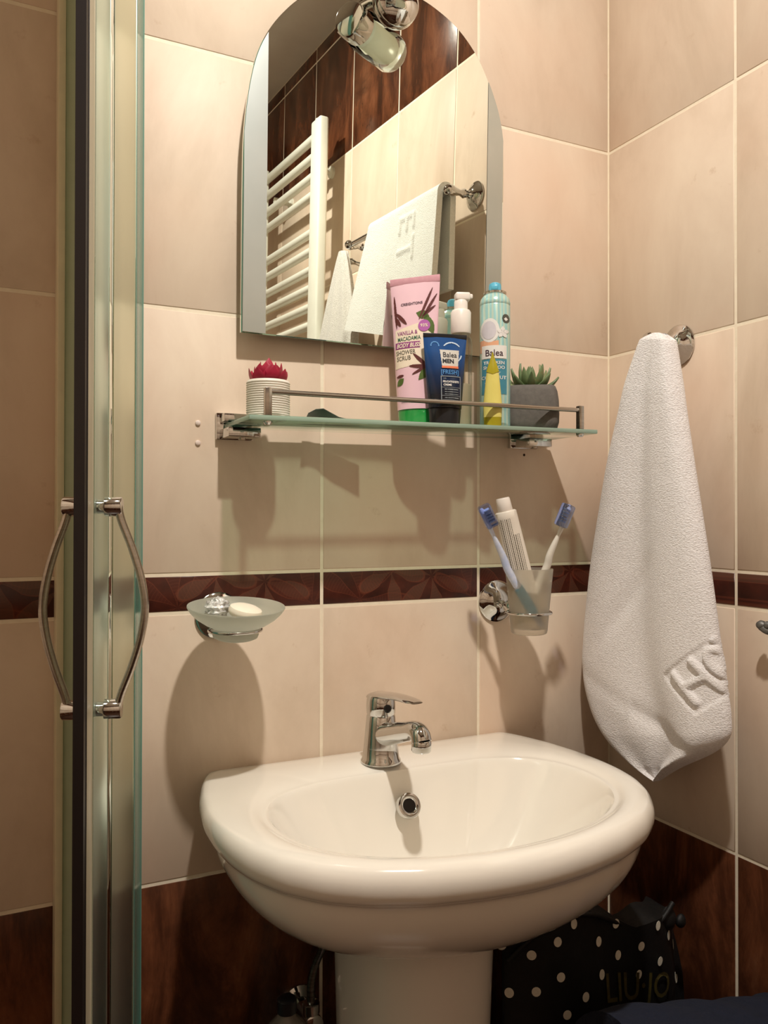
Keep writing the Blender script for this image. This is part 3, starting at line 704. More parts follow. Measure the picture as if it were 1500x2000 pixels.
prof += [(.0262, H-.002), (.0255, H), (.0235, H), (.0228, H-.004), (.0225, H-.008)]
bm = BM(); lathe(bm, prof, seg=48, cap1=False); obj('pot', bm, 'pot_white', t, ang=70)
bm = BM(); lathe(bm, [(.0232, H-.008), (.0232, H-.006), (.01, H-.004)], seg=24); obj('soil', bm, 'soil', t)
for ringk, (n_, r0, r1, h, w_, th) in enumerate([(8, .012, .024, .019, .0098, .0015), (6, .008, .0165, .0245, .0108, .0015), (4, .004, .0095, .029, .0100, .0014), (2, .0015, .004, .032, .008, .0012)]):
    for k in range(n_):
        a = 2*PI*k/n_+ringk*.5+random.uniform(-.1, .1); c, s_ = math.cos(a), math.sin(a); hh = h*random.uniform(.9, 1.1)
        obj('leaf', fat_leaf((r0*c, r0*s_, H-.006), (r1*c, r1*s_, H-.004+hh), w_, th, (c, s_, 0), -.003), 'leaf_red', t)

# grey concrete pot with green succulent
x = -.2000; y = -.0605
t = thing('potted_succulent', 'green artificial succulent in a grey concrete pot, on the shelf', 'plant', (x, y, sht(x)), math.radians(-32)); t.scale = (1.07, 1.07, 1.05)
rings = []
def sq(a, z, p=.42): return [(a*math.copysign(abs(math.cos(q))**p, math.cos(q)), a*math.copysign(abs(math.sin(q))**p, math.sin(q)), z) for q in [2*PI*i/64 for i in range(64)]]
bm = BM(); loft(bm, [sq(.032, 0), sq(.0345, .002), sq(.0368, .010), sq(.0372, .022), sq(.0365, .040), sq(.0348, .052), sq(.0325, .0585), sq(.031, .0600), sq(.0285, .0598), sq(.0280, .055)], cap1=False); obj('pot', bm, 'concrete', t, ang=60)
bm = BM(); loft(bm, [sq(.0292, .054), sq(.029, .0565), sq(.01, .059)]); obj('soil', bm, 'soil', t)
for ringk, (n_, r0, r1, h, w_, th) in enumerate([(8, .010, .038, .018, .0056, .0052), (7, .007, .027, .028, .0056, .0052), (4, .004, .013, .033, .0054, .005), (2, .001, .005, .034, .005, .0045)]):
    for k in range(n_):
        a = 2*PI*k/n_+ringk*.7+random.uniform(-.15, .15); c, s_ = math.cos(a), math.sin(a); hh = h*random.uniform(.85, 1.12)
        obj('leaf', fat_leaf((r0*c, r0*s_, .0575), (r1*c, r1*s_, .058+hh), w_, th, (c, s_, 0), -.004), 'leaf_green', t)

# flat sachet with a lifted corner
x = -.495; y = -.040
bm = BM(); rows_ = []
for i in range(9):
    u = i/8; lift = .021*lerp_tab([(0, .6), (.2, 1), (.5, .4), (1, 0)], u)
    rows_.append([(-.040+.080*u, -.014+.028*j/4, .0006+lift*(1-.5*j/4)) for j in range(5)])
rr = []
for r in rows_: rr.append(r+[(p[0], p[1], p[2]+.0008) for p in r[::-1]])
loft(bm, rr); o = tag(obj('foil_sachet', bm, 'sachet', loc=(x, y, sht(x))), 'flat dark foil sachet with a lifted corner, lying on the shelf', 'sachet'); o.rotation_euler = (0, -math.atan(SLP), -.2)

# ---------------------------------------------------------------- rosette, soap dish, tumbler
def rosette(root, c, ax, r=.0295, name='rosette'):
    bm = BM(); lathe(bm, [(r*.93, 0), (r, .0015), (r, .003), (r*.9, .0055), (r*.78, .0062), (r*.62, .0115), (r*.40, .0150), (r*.2, .0165)], c, 44, ax); return obj(name, bm, 'chrome', root)
def bead_arm(root, p0, p1, name='arm'):
    p0, p1 = Vector(p0), Vector(p1); L = (p1-p0).length
    bm = BM(); lathe(bm, [(.0065, 0), (.0055, L*.12), (.0042, L*.2), (.0075, L*.36), (.0092, L*.5), (.0075, L*.64), (.0042, L*.78), (.0058, L*.9), (.004, L)], p0, 24, p1-p0); return obj(name, bm, 'chrome', root)
def torus(bm, c, R, r, seg=48, ax=(0, 0, 1)):
    q = Vector((0, 0, 1)).rotation_difference(Vector(ax).normalized()); c = Vector(c)
    rings = [[c+q@Vector(((R+r*math.cos(2*PI*j/10))*math.cos(2*PI*i/seg), (R+r*math.cos(2*PI*j/10))*math.sin(2*PI*i/seg), r*math.sin(2*PI*j/10))) for j in range(10)] for i in range(seg)]
    rings.append(rings[0]); vs = [[bm.verts.new(p) for p in r_] for r_ in rings[:-1]]
    for i in range(seg):
        a, b = vs[i], vs[(i+1) % seg]
        for j in range(10): bm.faces.new((a[j], a[(j+1) % 10], b[(j+1) % 10], b[j]))
# soap dish
SX, SY = -.6425, -.083
t = thing('soap_dish_holder', 'chrome wall holder ring and rosette carrying the soap dish', 'holder', (SX, -TP, -.385))
rosette(t, (0, 0, 0), (0, -1, 0)); bead_arm(t, (0, -.014, -.003), (0, -.052, -.008))
bm = BM(); torus(bm, (0, SY+TP, -.0088), .0305, .0022); obj('ring', bm, 'chrome', t)
t = thing('soap_dish', 'frosted glass soap dish held in a chrome wall ring', 'dish', (SX, SY, -.4035))
t.rotation_euler = (math.radians(6.0), 0, 0)
bm = BM(); lathe(bm, [(.022, 0), (.0262, .002), (.0275, .006), (.0262, .011), (.0268, .0130), (.036, .0175), (.0465, .0245), (.0535, .0315), (.0573, .0375), (.0570, .0390), (.0545, .0375), (.050, .032), (.042, .0255), (.031, .0195), (.018, .0165), (.002, .016)], seg=64); obj('bowl', bm, 'frost', t, ang=60)
bm = BM(); rings = []
for z, s in [(-.006, .6), (-.005, .85), (-.002, .98), (.0015, 1), (.005, .93), (.0072, .7), (.008, .3)]:
    rings.append([(.0205*s*math.cos(2*PI*i/36), .0195*s*math.sin(2*PI*i/36), z) for i in range(36)])
loft(bm, rings); o = tag(obj('soap_bar', bm, 'soap', loc=(SX+.009, SY-.010, -.3720)), 'round cream soap bar lying in the glass soap dish', 'soap'); o.rotation_euler = (.26, .12, .2)
bm = BM(); bmesh.ops.create_icosphere(bm, subdivisions=4, radius=.0155)
for v in bm.verts:
    n_ = .8+.28*math.sin(v.co.x*620+math.sin(v.co.z*500)*1.5)*math.cos(v.co.y*560)+.12*math.sin(v.co.z*900); v.co *= (n_*.5+.5); v.co.z *= .85
o = tag(obj('wrapped_soap', bm, 'wrap', loc=(SX-.018, SY+.012, -.3680)), 'crumpled shiny clear-wrapped soap at the left of the soap dish', 'soap')
# tumbler holder
CXT, CYT = -.2205, -.086
t = thing('tumbler_holder', 'chrome wall holder with oval rosette and ring for the tumbler', 'holder', (-.2195, -TP, -.385))
rosette(t, (0, 0, 0), (0, -1, 0), .031); bead_arm(t, (0, -.014, -.003), (0, -.052, -.008))
bm = BM(); torus(bm, (CXT+.2195, CYT+TP, -.0085), .0305, .0021); obj('ring', bm, 'chrome', t)
t = thing('tumbler', 'frosted glass tumbler holding two toothbrushes and toothpaste', 'tumbler', (CXT, CYT, -.4235))
bm = BM(); lathe(bm, [(.0215, 0), (.0245, .0015), (.0255, .005), (.0278, .030), (.0310, .065), (.0335, .0905), (.0332, .0918), (.0318, .0905), (.0295, .065), (.0262, .030), (.0238, .0105), (.022, .008), (.002, .0075)], seg=64); obj('glass', bm, 'frost_cup', t, ang=60)
def brush(label, foot, rim, neck, head_c, tipv, face, grip, handlemat):
    foot, rim, neck, head_c, tipv = map(Vector, (foot, rim, neck, head_c, tipv))
    t = thing('toothbrush', label, 'toothbrush', foot, group='toothbrushes in the tumbler')
    L2 = lambda p: Vector(p)-foot
    pts = smooth_path([L2(foot), L2(foot.lerp(rim, .55)), L2(rim), L2(neck), L2(head_c.lerp(neck, .45)), L2(head_c), L2(tipv)], 6)
    n_ = len(pts); rad = [lerp_tab([(0, .0048), (.2, .0058), (.45, .0052), (.62, .0040), (.72, .0026), (.8, .0032), (.97, .0036), (1, .002)], i/(n_-1)) for i in range(n_)]
    bm = BM(); tube(bm, pts, rad, 14); hd = obj('handle', bm, handlemat, t)
    bm = BM(); a = L2(foot).lerp(L2(rim), .15); b = L2(foot).lerp(L2(rim), .8); tube(bm, [a, a.lerp(b, .2), a.lerp(b, .5), a.lerp(b, .8), b], [.004, .0069, .0072, .0066, .004], 14); obj('grip', bm, grip, t)
    d = (tipv-head_c).normalized(); f = Vector(face).normalized(); f = (f-d*f.dot(d)).normalized(); s = d.cross(f)
    def bx(mx, c, hl, hw, hd_, bev):
        b_ = bmesh.new(); bmesh.ops.create_cube(b_, size=2)
        for v in b_.verts: v.co = Vector((v.co.x*hl, v.co.y*hw, v.co.z*hd_))
        bmesh.ops.bevel(b_, geom=list(b_.edges), offset=bev, segments=2, profile=.5, affect='EDGES')
        m_ = Matrix((d, s, f)).transposed().to_4x4(); m_.translation = L2(c); merge(mx, b_, m_)
    hc = (head_c+tipv)/2
    bm = BM()
    for i in range(5):
        for j in (-1, 0, 1): bx(bm, hc+d*(i-2)*.0042+s*j*.003+f*.0065, .0013, .0011, .0045, .0003)
    obj('bristles', bm, 'bristle', t)
    bm = BM(); bx(bm, hc+f*.0045, .0165, .0078, .0088, .003); obj('travel_cover', bm, 'cover', t, label='translucent violet-blue head cover')
    return t
brush('toothbrush leaning left in the tumbler, blue-white handle and violet cover', (-.208, CYT-.012, -.412), (-.2595, -.092, -.334), (-.268, -.092, -.315), (-.2925, -.094, -.2720), (-.3060, -.094, -.2480), (1, -.5, .3), 'teal_grip', 'brush_pale_blue')
brush('toothbrush leaning right in the tumbler, plain white handle and violet cover', (-.232, CYT+.006, -.412), (-.2035, -.103, -.330), (-.2015, -.108, -.312), (-.1895, -.120, -.2720), (-.1800, -.126, -.2440), (-1, -.45, .2), 'brush_white', 'brush_white')
# toothpaste
p0 = Vector((-.222, -.092, -.405)); p1 = Vector((-.2615, -.080, -.2330)); dz = (p1-p0).normalized()
t = thing('toothpaste_tube', 'white toothpaste tube standing cap up in the frosted tumbler', 'tube', p0)
q = Vector((0, 0, 1)).rotation_difference(dz); t.rotation_mode = 'XYZ'; t.rotation_euler = (q.to_matrix() @ Matrix.Rotation(math.radians(-34), 3, 'Z')).to_euler()
Lp = (p1-p0).length
bm = BM(); rings = []
for k in range(20):
    u = k/19; z = (Lp-.020)*u; a = .0185-.0035*u; b = .0008+.0122*u**.8
    rings.append([(a*math.cos(2*PI*i/32), b*math.sin(2*PI*i/32), z) for i in range(32)])
rings += [[(.0128*math.cos(2*PI*i/32), .0118*math.sin(2*PI*i/32), Lp-.0185) for i in range(32)]]
loft(bm, rings); obj('tube_body', bm, 'paste', t, ang=50)
bm = BM(); lathe(bm, [(.0100, Lp-.019), (.0106, Lp-.018), (.0098, Lp-.002), (.0088, Lp)], seg=32); obj('cap', bm, 'white_plastic', t)
def S(x, z):
    u = max(0, min(1, z/(Lp-.020))); a = .0185-.0035*u; b = .0008+.0122*u**.8; return -b*max(0, 1-(x/a)**2)**.5
cells(t, 'small_print', 'ink_grey', lambda x, z: ((x+.02) % .0026) < .0008 and (int(z*1900+int((x+.02)/.0026)*3) % 7) != 0 and (x < .0035 or z < .125), -.0125, .0115, .072, .148, S, .0004, .00055)

# ---------------------------------------------------------------- hook and hand towel on the right wall
HY, HZ = -.1512, -.009
t = thing('towel_hook', 'chrome wall hook with round rosette, the hand towel hangs on it', 'hook', (-TP, HY, HZ))
rosette(t, (0, 0, 0), (-1, 0, 0), .0300); bm = BM(); lathe(bm, [(.0095, .012), (.007, .018), (.0095, .028), (.0075, .036), (.006, .056), (.009, .062), (.006, .066)], (0, 0, 0), 28, (-1, 0, .08)); obj('peg', bm, 'chrome', t)
TL = [(-0.1615, 0.0002), (-0.1515, -0.0087), (-0.1393, -0.0320), (-0.1227, -0.0662), (-0.1100, -0.1018), (-0.0837, -0.1751), (-0.0634, -0.2514), (-0.0448, -0.3297), (-0.0317, -0.4095), (-0.0269, -0.4497), (-0.0245, -0.4898), (-0.0329, -0.5279), (-0.0517, -0.5632), (-0.0779, -0.5880), (-0.1074, -0.6033), (-0.1438, -0.6157), (-0.1764, -0.6244)]
TR = [(-0.1944, -0.0049), (-0.2009, -0.0168), (-0.2063, -0.0424), (-0.2136, -0.0784), (-0.2198, -0.1140), (-0.2338, -0.1840), (-0.2476, -0.2524), (-0.2610, -0.3192), (-0.2724, -0.3846), (-0.2780, -0.4168), (-0.2852, -0.4484), (-0.2899, -0.4801), (-0.2946, -0.5115), (-0.2922, -0.5380), (-0.2672, -0.5639), (-0.2101, -0.5994), (-0.1708, -0.6281)]
def strokes_h(y, z, segs, w_, soft=.0018):
    best = 0
    for (ay, az), (by, bz) in segs:
        dy, dz_ = by-ay, bz-az; L2_ = dy*dy+dz_*dz_+1e-12; u = max(0, min(1, ((y-ay)*dy+(z-az)*dz_)/L2_))
        d = math.hypot(y-ay-dy*u, z-az-dz_*u); best = max(best, max(0, min(1, (w_-d)/soft)))
    return best
LET = [((-0.2291, -0.4671), (-0.264, -0.4985)), ((-0.2544, -0.446), (-0.2919, -0.4774)), ((-0.2457, -0.482), (-0.2745, -0.4626))]
Oc = (-0.2899, -0.4452)
LET += [((Oc[0]+.0155*math.cos(a)*1.0+.006*math.sin(a), Oc[1]+.0165*math.sin(a)+.004*math.cos(a)), (Oc[0]+.0155*math.cos(a+.4)+.006*math.sin(a+.4), Oc[1]+.0165*math.sin(a+.4)+.004*math.cos(a+.4))) for a in [k*.4 for k in range(16)]]
LET += [((-.2870, -.4090), (-.3010, -.4200)), ((-.2790, -.4160), (-.2950, -.4010))]
def side(p, a, b): return (b[0]-a[0])*(p[1]-a[1])-(b[1]-a[1])*(p[0]-a[0])
BA, BB, BC, BD = (-0.2921, -0.3985), (-0.2039, -0.4723), (-0.2597, -0.5153), (-0.3088, -0.471)
def in_band(y, z):
    d1 = side((y, z), BA, BB); d2 = side((y, z), BC, BD); d3 = side((y, z), BB, BC)
    return min(abs(d1)/.115 if (d1 > 0) == (side((-.265, -.47), BA, BB) > 0) else -1, abs(d2)/.066 if (d2 > 0) == (side((-.26, -.47), BC, BD) > 0) else -1, abs(d3)/.07 if (d3 > 0) == (side((-.26, -.47), BB, BC) > 0) else -1)
t = thing('hand_towel', 'white terry hand towel with raised lettering, hanging from the wall hook', 'towel', (-.05, HY, -.01))
def resample(P, n_):
    q = [(p.x, p.y) for p in smooth_path([(a, b, 0) for a, b in P], 14)]
    return [q[int(round(i*(len(q)-1)/(n_-1)))] for i in range(n_)]
NR, NC = 225, 128
tl = [(y, z) for y, z in resample(TL, NR)]; tr = [(y, z) for y, z in resample(TR, NR)]
front = []; back = []
for i in range(NR):
    v = i/(NR-1); fr_, bk = [], []
    for j in range(NC):
        s = j/(NC-1); y = tl[i][0]+(tr[i][0]-tl[i][0])*s; z = tl[i][1]+(tr[i][1]-tl[i][1])*s
        xc = -.070+.008*s
        if i < 14: z -= .013*(1-i/14)*(abs(2*s-1)**3)
        thick = lerp_tab([(0, .006), (.06, .016), (.2, .021), (.5, .022), (.8, .021), (.93, .014), (1, .004)], v)
        env = (1-abs(2*s-1)**5)**.6
        fold = .0055*math.sin(s*7.5+v*1.2+.4)*min(1, v*2.2)+.004*math.exp(-((s-.46-.1*v)/.10)**2)*-1.0*min(1, v*3)+.003*math.sin(s*15-v*5)*v
        dip = -.006*math.exp(-(((y+.115)*1.3+(z+.40)*.9)/.02)**2)*math.exp(-((z+.39)/.06)**2)
        crease = -.004*math.exp(-((z+.545-.35*(y+.18))/.012)**2)*(1 if y < -.14 else .4)
        lb = in_band(y, z); emb = 0
        if lb > 0:
            emb = -.0022*min(1, lb/.002)+.0046*strokes_h(y-.004, z, LET, .0052)
        hem = 0
        xo = -(thick*env+ (fold+dip+crease)*env)-emb-hem
        fr_.append(Vector((xc+xo, y, z)));
        bk.append(Vector((min(-.0035, xc+thick*.8*env+.3*fold*env), y, z)))
    front.append(fr_); back.append(bk)
bm = BM(); rings = []
for i in range(NR): rings.append(front[i]+back[i][::-1][1:-1])
loft(bm, rings); cl = obj('towel_cloth', bm, 'terry', t, ang=80, world=True); cl.data.materials.append(MT['weave'])
for p in cl.data.polygons:
    c = p.center+t.location
    if p.normal.x < -.1 and in_band(c.y, c.z) > .0 and strokes_h(c.y-.004, c.z, LET, .0052) < .3: p.material_index = 1
# stitched lower hem on the right
bm = BM()
for k in range(26):
    u = k/25; y = -.2790+(.2790-.232)*u; z = -.5440+(-.5850+.5440)*u; j = 1
    s = .93-.2*u
    b_ = bmesh.new(); bmesh.ops.create_icosphere(b_, subdivisions=1, radius=.0024)
    merge(bm, b_, Matrix.Translation(Vector((-.0675-.006*u, y+.004, z+.004))) @ Matrix.Diagonal((1, .8, 1.4, 1)))
obj('hem_stitches', bm, 'terry', t, world=True)

# second hook at the right edge of the view
t = thing('robe_hook', 'small grey metal double-knob hook on the right wall', 'hook', (-TP, -.324, -.398))
rosette(t, (0, 0, 0), (-1, 0, 0), .016)
bm = BM(); tube(bm, smooth_path([(-.008, 0, 0), (-.02, 0, -.004), (-.024, .006, -.004), (-.024, .0145, .0)], 5), .0048, 14); obj('arm', bm, 'dull_metal', t)
bm = BM(); lathe(bm, [(.003, -.0062), (.0058, -.003), (.0062, .001), (.004, .005), (.001, .0064)], (-.024, .0145, .002), 20, (0, 1, 0)); lathe(bm, [(.003, -.005), (.005, -.002), (.005, .002), (.002, .0055)], (-.024, .0045, .003), 20, (0, 1, 0)); obj('knob', bm, 'dull_metal', t)

# ---------------------------------------------------------------- towel rail with bath towel (seen in the mirror)
t = thing('towel_rail', 'chrome towel rail with bell rosettes, seen in the mirror', 'towel rail', (-TP, -.65, .372))
for y in (-.416, -.868):
    rs = rosette(t, (0, y+.65, 0), (-1, 0, 0), .029)
    bm = BM(); lathe(bm, [(.010, .012), (.006, .020), (.0098, .030), (.006, .040), (.0095, .052), (.0125, .062), (.0095, .072), (.004, .076)], (0, y+.65, 0), 28, (-1, 0, 0)); obj('post', bm, 'chrome', t)
bm = BM(); cyl(bm, (-.0605, -.416+.65, 0), (-.0605, -.868+.65, 0), .0065, seg=20); obj('bar', bm, 'chrome', t)
t = thing('bath_towel', 'white bath towel with raised lettering folded over the towel rail', 'towel', (-.06, -.6, .37))
NRB, NCB = 150, 150
LB = []
def seg(a, b): LB.append((a, b))
# raised letters running down the front, seen sideways: T and E of the word
seg((-.520, .352), (-.580, .352)); seg((-.520, .352), (-.520, .325)); seg((-.550, .352), (-.550, .325)); seg((-.580, .352), (-.580, .325))
seg((-.520, .305), (-.520, .262)); seg((-.520, .2835), (-.585, .2835))
rings = []
for i in range(NRB):
    v = i/(NRB-1)   # front bottom -> over the rail -> back bottom
    ring = []
    for side_ in (0, 1):
        for j in range(NCB):
            jj = j if side_ == 0 else NCB-1-j; s = jj/(NCB-1)
            off_ = 0 if side_ == 0 else .013
            Lf = .225; Lb_ = .19; R = .022
            tot = Lf+PI*R+Lb_; a = v*tot
            if a < Lf: zz = .372-(Lf-a)*(1.33-.36*s); xx = -.0605-R; nx = 1; nz = 0; q = (Lf-a)/Lf
            elif a < Lf+PI*R:
                ph = (a-Lf)/R; xx = -.0605-R*math.cos(ph); zz = .372+R*math.sin(ph); nx = math.cos(ph); nz = -math.sin(ph); q = 0
            else: zz = .372-(a-Lf-PI*R); xx = -.0605+R; nx = -1; nz = 0; q = (a-Lf-PI*R)/Lb_
            yl = -.432; yr_ = -.735-.095*q
            y = yl+(yr_-yl)*s
            emb = -.003*strokes_h(y, zz, LB, .006) if a < Lf and side_ == 0 else 0
            wav = .004*math.sin(s*9+1)*q
            ring.append(Vector((xx+nx*off_+emb-(wav if a < Lf else -wav*.3)-(.012*q if a < Lf else 0), y, zz+nz*off_)))
    rings.append(ring)
bm = BM(); loft(bm, rings); obj('towel_cloth', bm, 'terry2', t, ang=80, world=True)
# hook with the ribbed towel beside the radiator
t = thing('towel_hook', 'small chrome knob hook between bath towel and radiator, in the mirror', 'hook', (-TP, -.90, .335))
rosette(t, (0, 0, 0), (-1, 0, 0), .018); bm = BM(); lathe(bm, [(.007, .008), (.005, .03), (.0065, .035), (.009, .044), (.006, .05)], (0, 0, 0), 24, (-1, 0, .15)); obj('peg', bm, 'chrome', t)
t = thing('ribbed_towel', 'greyish ribbed towel gathered on a hook beside the radiator, in the mirror', 'towel', (-.05, -.90, .34))
rings = []
for i in range(60):
    v = i/59; z = .362-.50*v; wd = .014+.086*min(1, v*2.4)**.8; th = .012+.016*min(1, v*2)
    r = []
    for k in range(72):
        a = 2*PI*k/72; rip = 1+.16*math.sin(a*9+.6*math.sin(v*3))*min(1, v*4)
        r.append(Vector((-.066-th*math.sin(a)*rip, -.900-.026*min(1, v*2)+wd*math.cos(a)*(1+.05*math.sin(a*9)), z)))
    rings.append(r)
bm = BM(); loft(bm, rings); obj('towel_cloth', bm, 'terry_grey', t, ang=80, world=True)

# ---------------------------------------------------------------- radiator (seen in the mirror)
t = thing('towel_radiator', 'white ladder towel radiator on the right wall, seen in the mirror', 'radiator', (-.075, -1.25, -.42))
def dpost(y0, y1):
    bm = BM(); box(bm, -.087, -.060, y0, y1, -.42, .742, .006, 3); return bm
for y0, y1 in ((-1.078, -1.018), (-1.52, -1.46)):
    po = obj('post', dpost(y0, y1), 'white_paint', t, world=True)
    bm = BM(); lathe(bm, [(.008, 0), (.008, .006), (.004, .009)], (-.073, (y0+y1)/2-.012, .7415), 16, (0, 0, 1)); obj('vent_plug', bm, 'white_paint', po, world=True)
for z in (.7174, .6674, .616, .566, .466, .4165, .3655, .316, .265, .2155, .115, .065, .015, -.035, -.135, -.185, -.235, -.285, -.38):
    bm = BM(); b_ = bmesh.new()
    cyl(bm, (-.070, -1.07, z-.008), (-.070, -1.475, z-.008), .0115, seg=20); obj('rung', bm, 'white_paint', t, world=True)
for y in (-1.12, -1.42):
    for z in (.64, -.25):
        bm = BM(); lathe(bm, [(.016, 0), (.016, .008), (.009, .012), (.009, .058)], (-TP, y, z), 20, (-1, 0, 0)); obj('wall_bracket', bm, 'white_paint', t, world=True)

# ---------------------------------------------------------------- shower door and frame at the left
N0 = Vector((-.8404, -.332, 0)); F0 = Vector((-.7400, -.020, 0)); DL = (F0-N0).length; du = (F0-N0).normalized(); dn = Vector((du.y, -du.x, 0))  # dn points to the room (+x)
ZB, ZT = -1.34, .62
def slab(s0, s1, h, z0=ZB, z1=ZT, bev=.0008, shift=0):
    bm = BM(); b_ = bmesh.new(); bmesh.ops.create_cube(b_, size=1)
    for v in b_.verts:
        p = N0+du*(s0+(v.co.x+.5)*(s1-s0))+dn*(v.co.y*2*h+shift); v.co = Vector((p.x, p.y, z0+(v.co.z+.5)*(z1-z0)))
    if bev: bmesh.ops.bevel(b_, geom=list(b_.edges), offset=bev, segments=2, profile=.5, affect='EDGES')
    merge(bm, b_); return bm
t = thing('shower_door', 'tall glass shower door seen edge-on with black seal and bow handles', 'shower door', (N0.x, N0.y, ZB))
obj('edge_seal', slab(-.006, .006, .0034), 'rubber', t, world=True, label='black rubber edge seal')
obj('clear_seal', slab(.0062, .030, .0030), 'softseal', t, world=True)
obj('door_stile', slab(.0302, .095, .0038), 'door_stile', t, world=True)
obj('glass_pane', slab(.0952, .118, .0030), 'door_glass', t, world=True)
obj('frosted_pane', slab(.1182, .248, .0034), 'door_frost', t, world=True)
obj('glass_edge', slab(.2482, .302, .0040), 'teal', t, world=True, label='deep green polished glass edge')
HS = .046
hc = N0+du*HS
for sgn, nm in ((1, 'outer'), (-1, 'inner')):
    bm = BM()
    zt_, zb_ = -.2515, -.4255
    ends = []
    pts = [(0.021, zt_+.002), (.024, zt_-.012), (.033, zt_-.036), (.0405, zt_-.062), (.0438, (zt_+zb_)/2), (.0405, zb_+.062), (.033, zb_+.036), (.024, zb_+.012), (.021, zb_-.002)]
    P = smooth_path([(hc+dn*sgn*d+Vector((0, 0, z))) for d, z in [(q_*(1 if sgn > 0 else .93), w_) for q_, w_ in pts]], 6)
    # flattened bar: sweep an ellipse
    rings = []
    for i, p in enumerate(P):
        tt = (P[min(i+1, len(P)-1)]-P[max(i-1, 0)]).normalized(); s_ = du; n_ = tt.cross(s_).normalized()
        rings.append([p+s_*.0062*math.cos(2*PI*k/16)+n_*.0034*math.sin(2*PI*k/16) for k in range(16)])
    loft(bm, rings); hb = obj('handle', bm, 'steel', t, world=True, label='satin steel bow handle on the '+nm+' face')
    for z in (zt_, zb_):
        bm = BM(); a = hc+Vector((0, 0, z))
        lathe(bm, [(.0062, .0042), (.0062, .010), (.0085, .0105), (.0085, .0235), (.0078, .0245)], a, 28, dn*sgn); obj('handle_mount', bm, 'chrome', hb, world=True)
t = thing('shower_frame', 'pale metal wall profile with a green glass strip inside the shower', 'shower frame', (-.825, 0, ZB))
bm = BM(); box(bm, -.8365, -.8285, -.035, -TP, ZB, ZT, .0012); obj('wall_profile', bm, 'pale_profile', t, world=True)
bm = BM(); box(bm, -.8283, -.809, -.030, -TP, ZB, ZT, .0012); obj('glass_strip', bm, 'pale_green', t, world=True)

# ---------------------------------------------------------------- under the basin
# laundry basket that carries the bag
t = thing('storage_basket', 'dark low storage basket under the bag beside the pedestal', 'basket', (-.172, -.26, -ZF))
bm = BM(); box(bm, -.150, .150, -.19, .19, .01, .395, .012, 3); obj('basket_body', bm, 'basket', t)
bm = BM(); box(bm, -.153, .153, -.193, .193, .395, .412, .006, 2); obj('basket_lid', bm, 'basket', t)
BGT = -ZF+.4125
t = thing('dotted_bag', 'sheer black pouch bag with white dots under the washbasin', 'bag', (-.19, -.16, BGT))
def bag_surf(x, z):   # front face y for x, z (relative world)
    u = (x+.20)/.155; return -.23+.05*min(1, abs(u))**3+.010*math.sin(x*40+z*20)*.5
def bag_top(x):
    # ragged gathered top edge, sampled from the photo
    return lerp_tab([(-.36, -.80), (-.33, -.765), (-.29, -.745), (-.25, -.742), (-.20, -.762), (-.16, -.785), (-.13, -.783), (-.10, -.785), (-.075, -.79), (-.05, -.81), (-.035, -.86), (-.02, -.93)], x)
bm = BM(); rings = []
for i in range(41):
    x = -.334+.307*i/40; zt_ = bag_top(x); r = []
    fl_ = min(1, min(i, 40-i)/5)
    for j in range(13): z = BGT+(zt_-BGT)*j/12; r.append(Vector((x, bag_surf(x, z), z)))
    yb = -.12+.02*math.sin(x*30)
    ybk = bag_surf(x, zt_)+(.010+.035*fl_)
    for j in range(13): z = BGT+(zt_+.004*math.sin(x*90)-BGT)*(12-j)/12; r.append(Vector((x, ybk, z)))
    rings.append(r)
loft(bm, rings); obj('pouch', bm, 'mesh_black', t, ang=70, world=True)
bm = BM(); tube(bm, smooth_path([(-.335, -.20, -.80), (-.29, -.225, -.752), (-.24, -.235, -.748), (-.19, -.225, -.772), (-.15, -.222, -.792), (-.11, -.222, -.79), (-.085, -.22, -.772)], 6), .0035, 10); obj('drawcord', bm, 'mesh_black', t, world=True)
for bx_, bz_, br_ in ((-.090, -.795, .013), (-.066, -.803, .008)):
    bm = BM(); bmesh.ops.create_icosphere(bm, subdivisions=3, radius=br_)
    for v in bm.verts: v.co = Vector((bx_+v.co.x, -.215+v.co.y*.7, bz_+v.co.z*1.15*(1+.12*math.sin(v.co.x*260+v.co.y*200))))
    obj('ruffle', bm, 'mesh_black', t, world=True)
D = [(-0.2823, -0.7755), (-0.2184, -0.7895), (-0.1484, -0.8114), (-0.3100, -0.7924), (-0.1853, -0.8151), (-0.1132, -0.8404), (-0.2161, -0.8295), (-0.1498, -0.8488), (-0.2773, -0.8195), (-0.2443, -0.8485), (-0.3031, -0.8384), (-0.0574, -0.8885), (-0.0667, -0.8393), (-0.0610, -0.8121), (-0.3392, -0.7838), (-0.3309, -0.8415), (-0.2674, -0.8680), (-0.0439, -0.9001), (-0.1893, -0.7742), (-0.2589, -0.7578), (-0.1203, -0.7908), (-0.0905, -0.8150), (-0.3532, -0.8376)]
D2 = [(-.185, -.935), (-.225, -.91), (-.30, -.905), (-.145, -.90), (-.10, -.935), (-.34, -.94), (-.26, -.95)]
for k, (x, z) in enumerate(D+D2):
    a_ = .0048; b2 = .0062
    if x > -.07: a_ = .003
    bm = BM(); c0 = []
    for i in range(14):
        px, pz = x+a_*math.cos(2*PI*i/14), z+b2*math.sin(2*PI*i/14); c0.append(Vector((px, bag_surf(px, pz)-.0012, pz)))
    loft(bm, [c0, [p+Vector((0, -.0004, 0)) for p in c0]]); obj('dot', bm, 'dot', t, world=True)
me = text_mesh('LIU·JO', .050, .0004)
for v in me.vertices:
    px = -.150+v.co.x*.90; pz = -.8670+v.co.y-.26*(px+.2)
    v.co = Vector((px, bag_surf(px, pz)-.0022, pz))-t.location
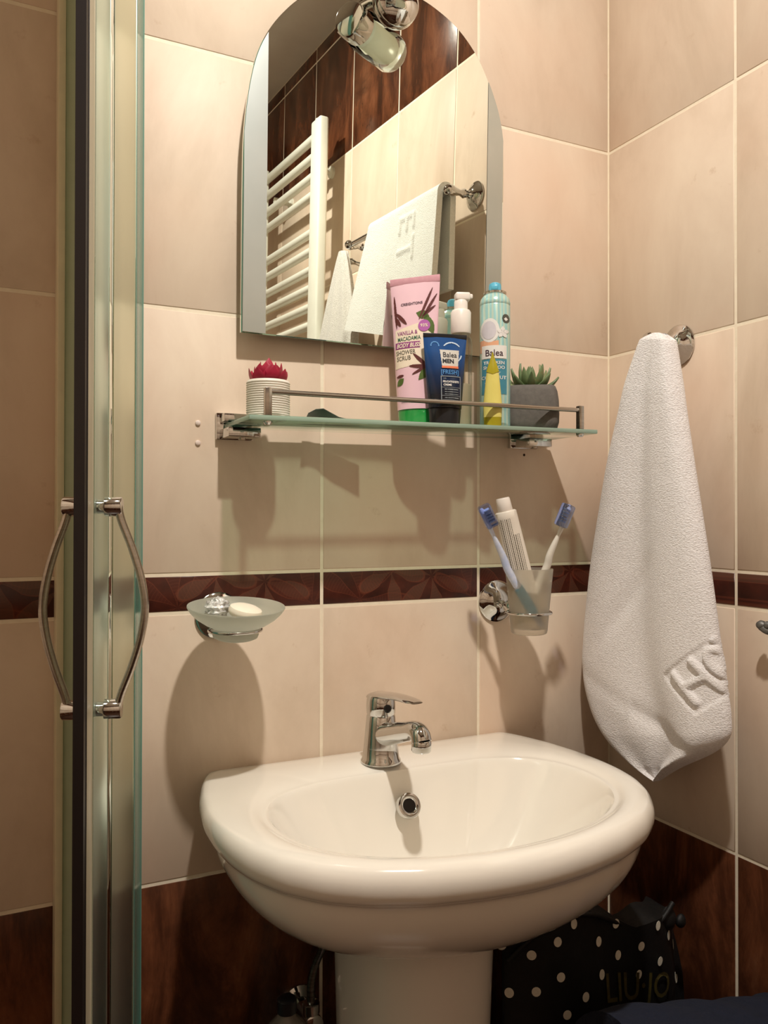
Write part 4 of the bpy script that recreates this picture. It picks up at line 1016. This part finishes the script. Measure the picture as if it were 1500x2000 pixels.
me.materials.clear(); me.materials.append(MT['gold']); o = bpy.data.objects.new('brand_text', me); C.objects.link(o); o.parent = t
# navy cloth heap in front
bm = BM(); rings = []
for i in range(30):
    x = -.305+.290*i/29; r = []
    top = lerp_tab([(-0.405, -0.797), (-0.395, -0.787), (-0.32, -0.793), (-0.255, -0.802), (-0.169, -0.821), (-0.04, -0.851)], x)
    for j in range(14):
        u = j/13; y = -.440+.175*u; z = BGT+.001+(top-BGT)*(math.sin(PI*min(1, u*1.0))**.25 if 0 < u < 1 else 0)+.002*math.sin(x*70+u*9)*(1 if 0 < u < 1 else 0)
        r.append((x, y, z))
    r += [(x, -.265-.175*k/5-.001, BGT+.0005) for k in range(1, 5)]
    rings.append(r)
loft(bm, rings); tag(obj('navy_cloth', bm, 'navy', ang=70), 'folded navy blue cloth at the bottom right, in front of the dotted bag', 'cloth')
# shut-off valve, hose and bottle left of the pedestal
t = thing('angle_valve', 'chrome angle valve with hose, in the dark behind the pedestal', 'valve', (-.532, -TP, -.905))
bm = BM(); lathe(bm, [(.024, 0), (.024, .003), (.012, .008), (.010, .034), (.013, .036), (.013, .056), (.009, .058)], (0, 0, 0), 24, (0, -1, 0)); obj('valve_body', bm, 'chrome', t)
bm = BM(); lathe(bm, [(.010, 0), (.011, .004), (.011, .016), (.008, .018)], (0, -.046, .008), 20, (0, 0, 1)); obj('nut', bm, 'chrome', t)
bm = BM(); tube(bm, smooth_path([(0, -.046, .024), (.0, -.046, .05), (.006, -.048, .075), (.010, -.06, .10), (.011, -.075, .135)], 6), .0052, 12); obj('hose', bm, 'hose', t)
t = thing('cleaning_bottle', 'cloudy rounded bottle in the dark left of the pedestal', 'bottle', (-.578, -.085, -ZF))
bm = BM(); lathe(bm, [(.028, .0), (.034, .004), (.036, .02), (.036, .40), (.034, .47), (.030, .505), (.022, .525), (.012, .535), (.010, .542)], seg=36); obj('bottle_body', bm, 'bottle_dim', t)
bm = BM(); lathe(bm, [(.012, .541), (.012, .556), (.009, .558)], seg=24); obj('cap', bm, 'black_cap', t)

# ---------------------------------------------------------------- raise everything so that the floor is at zero
for o in list(sc.objects):
    if o.parent is None:
        o.location.z += ZF
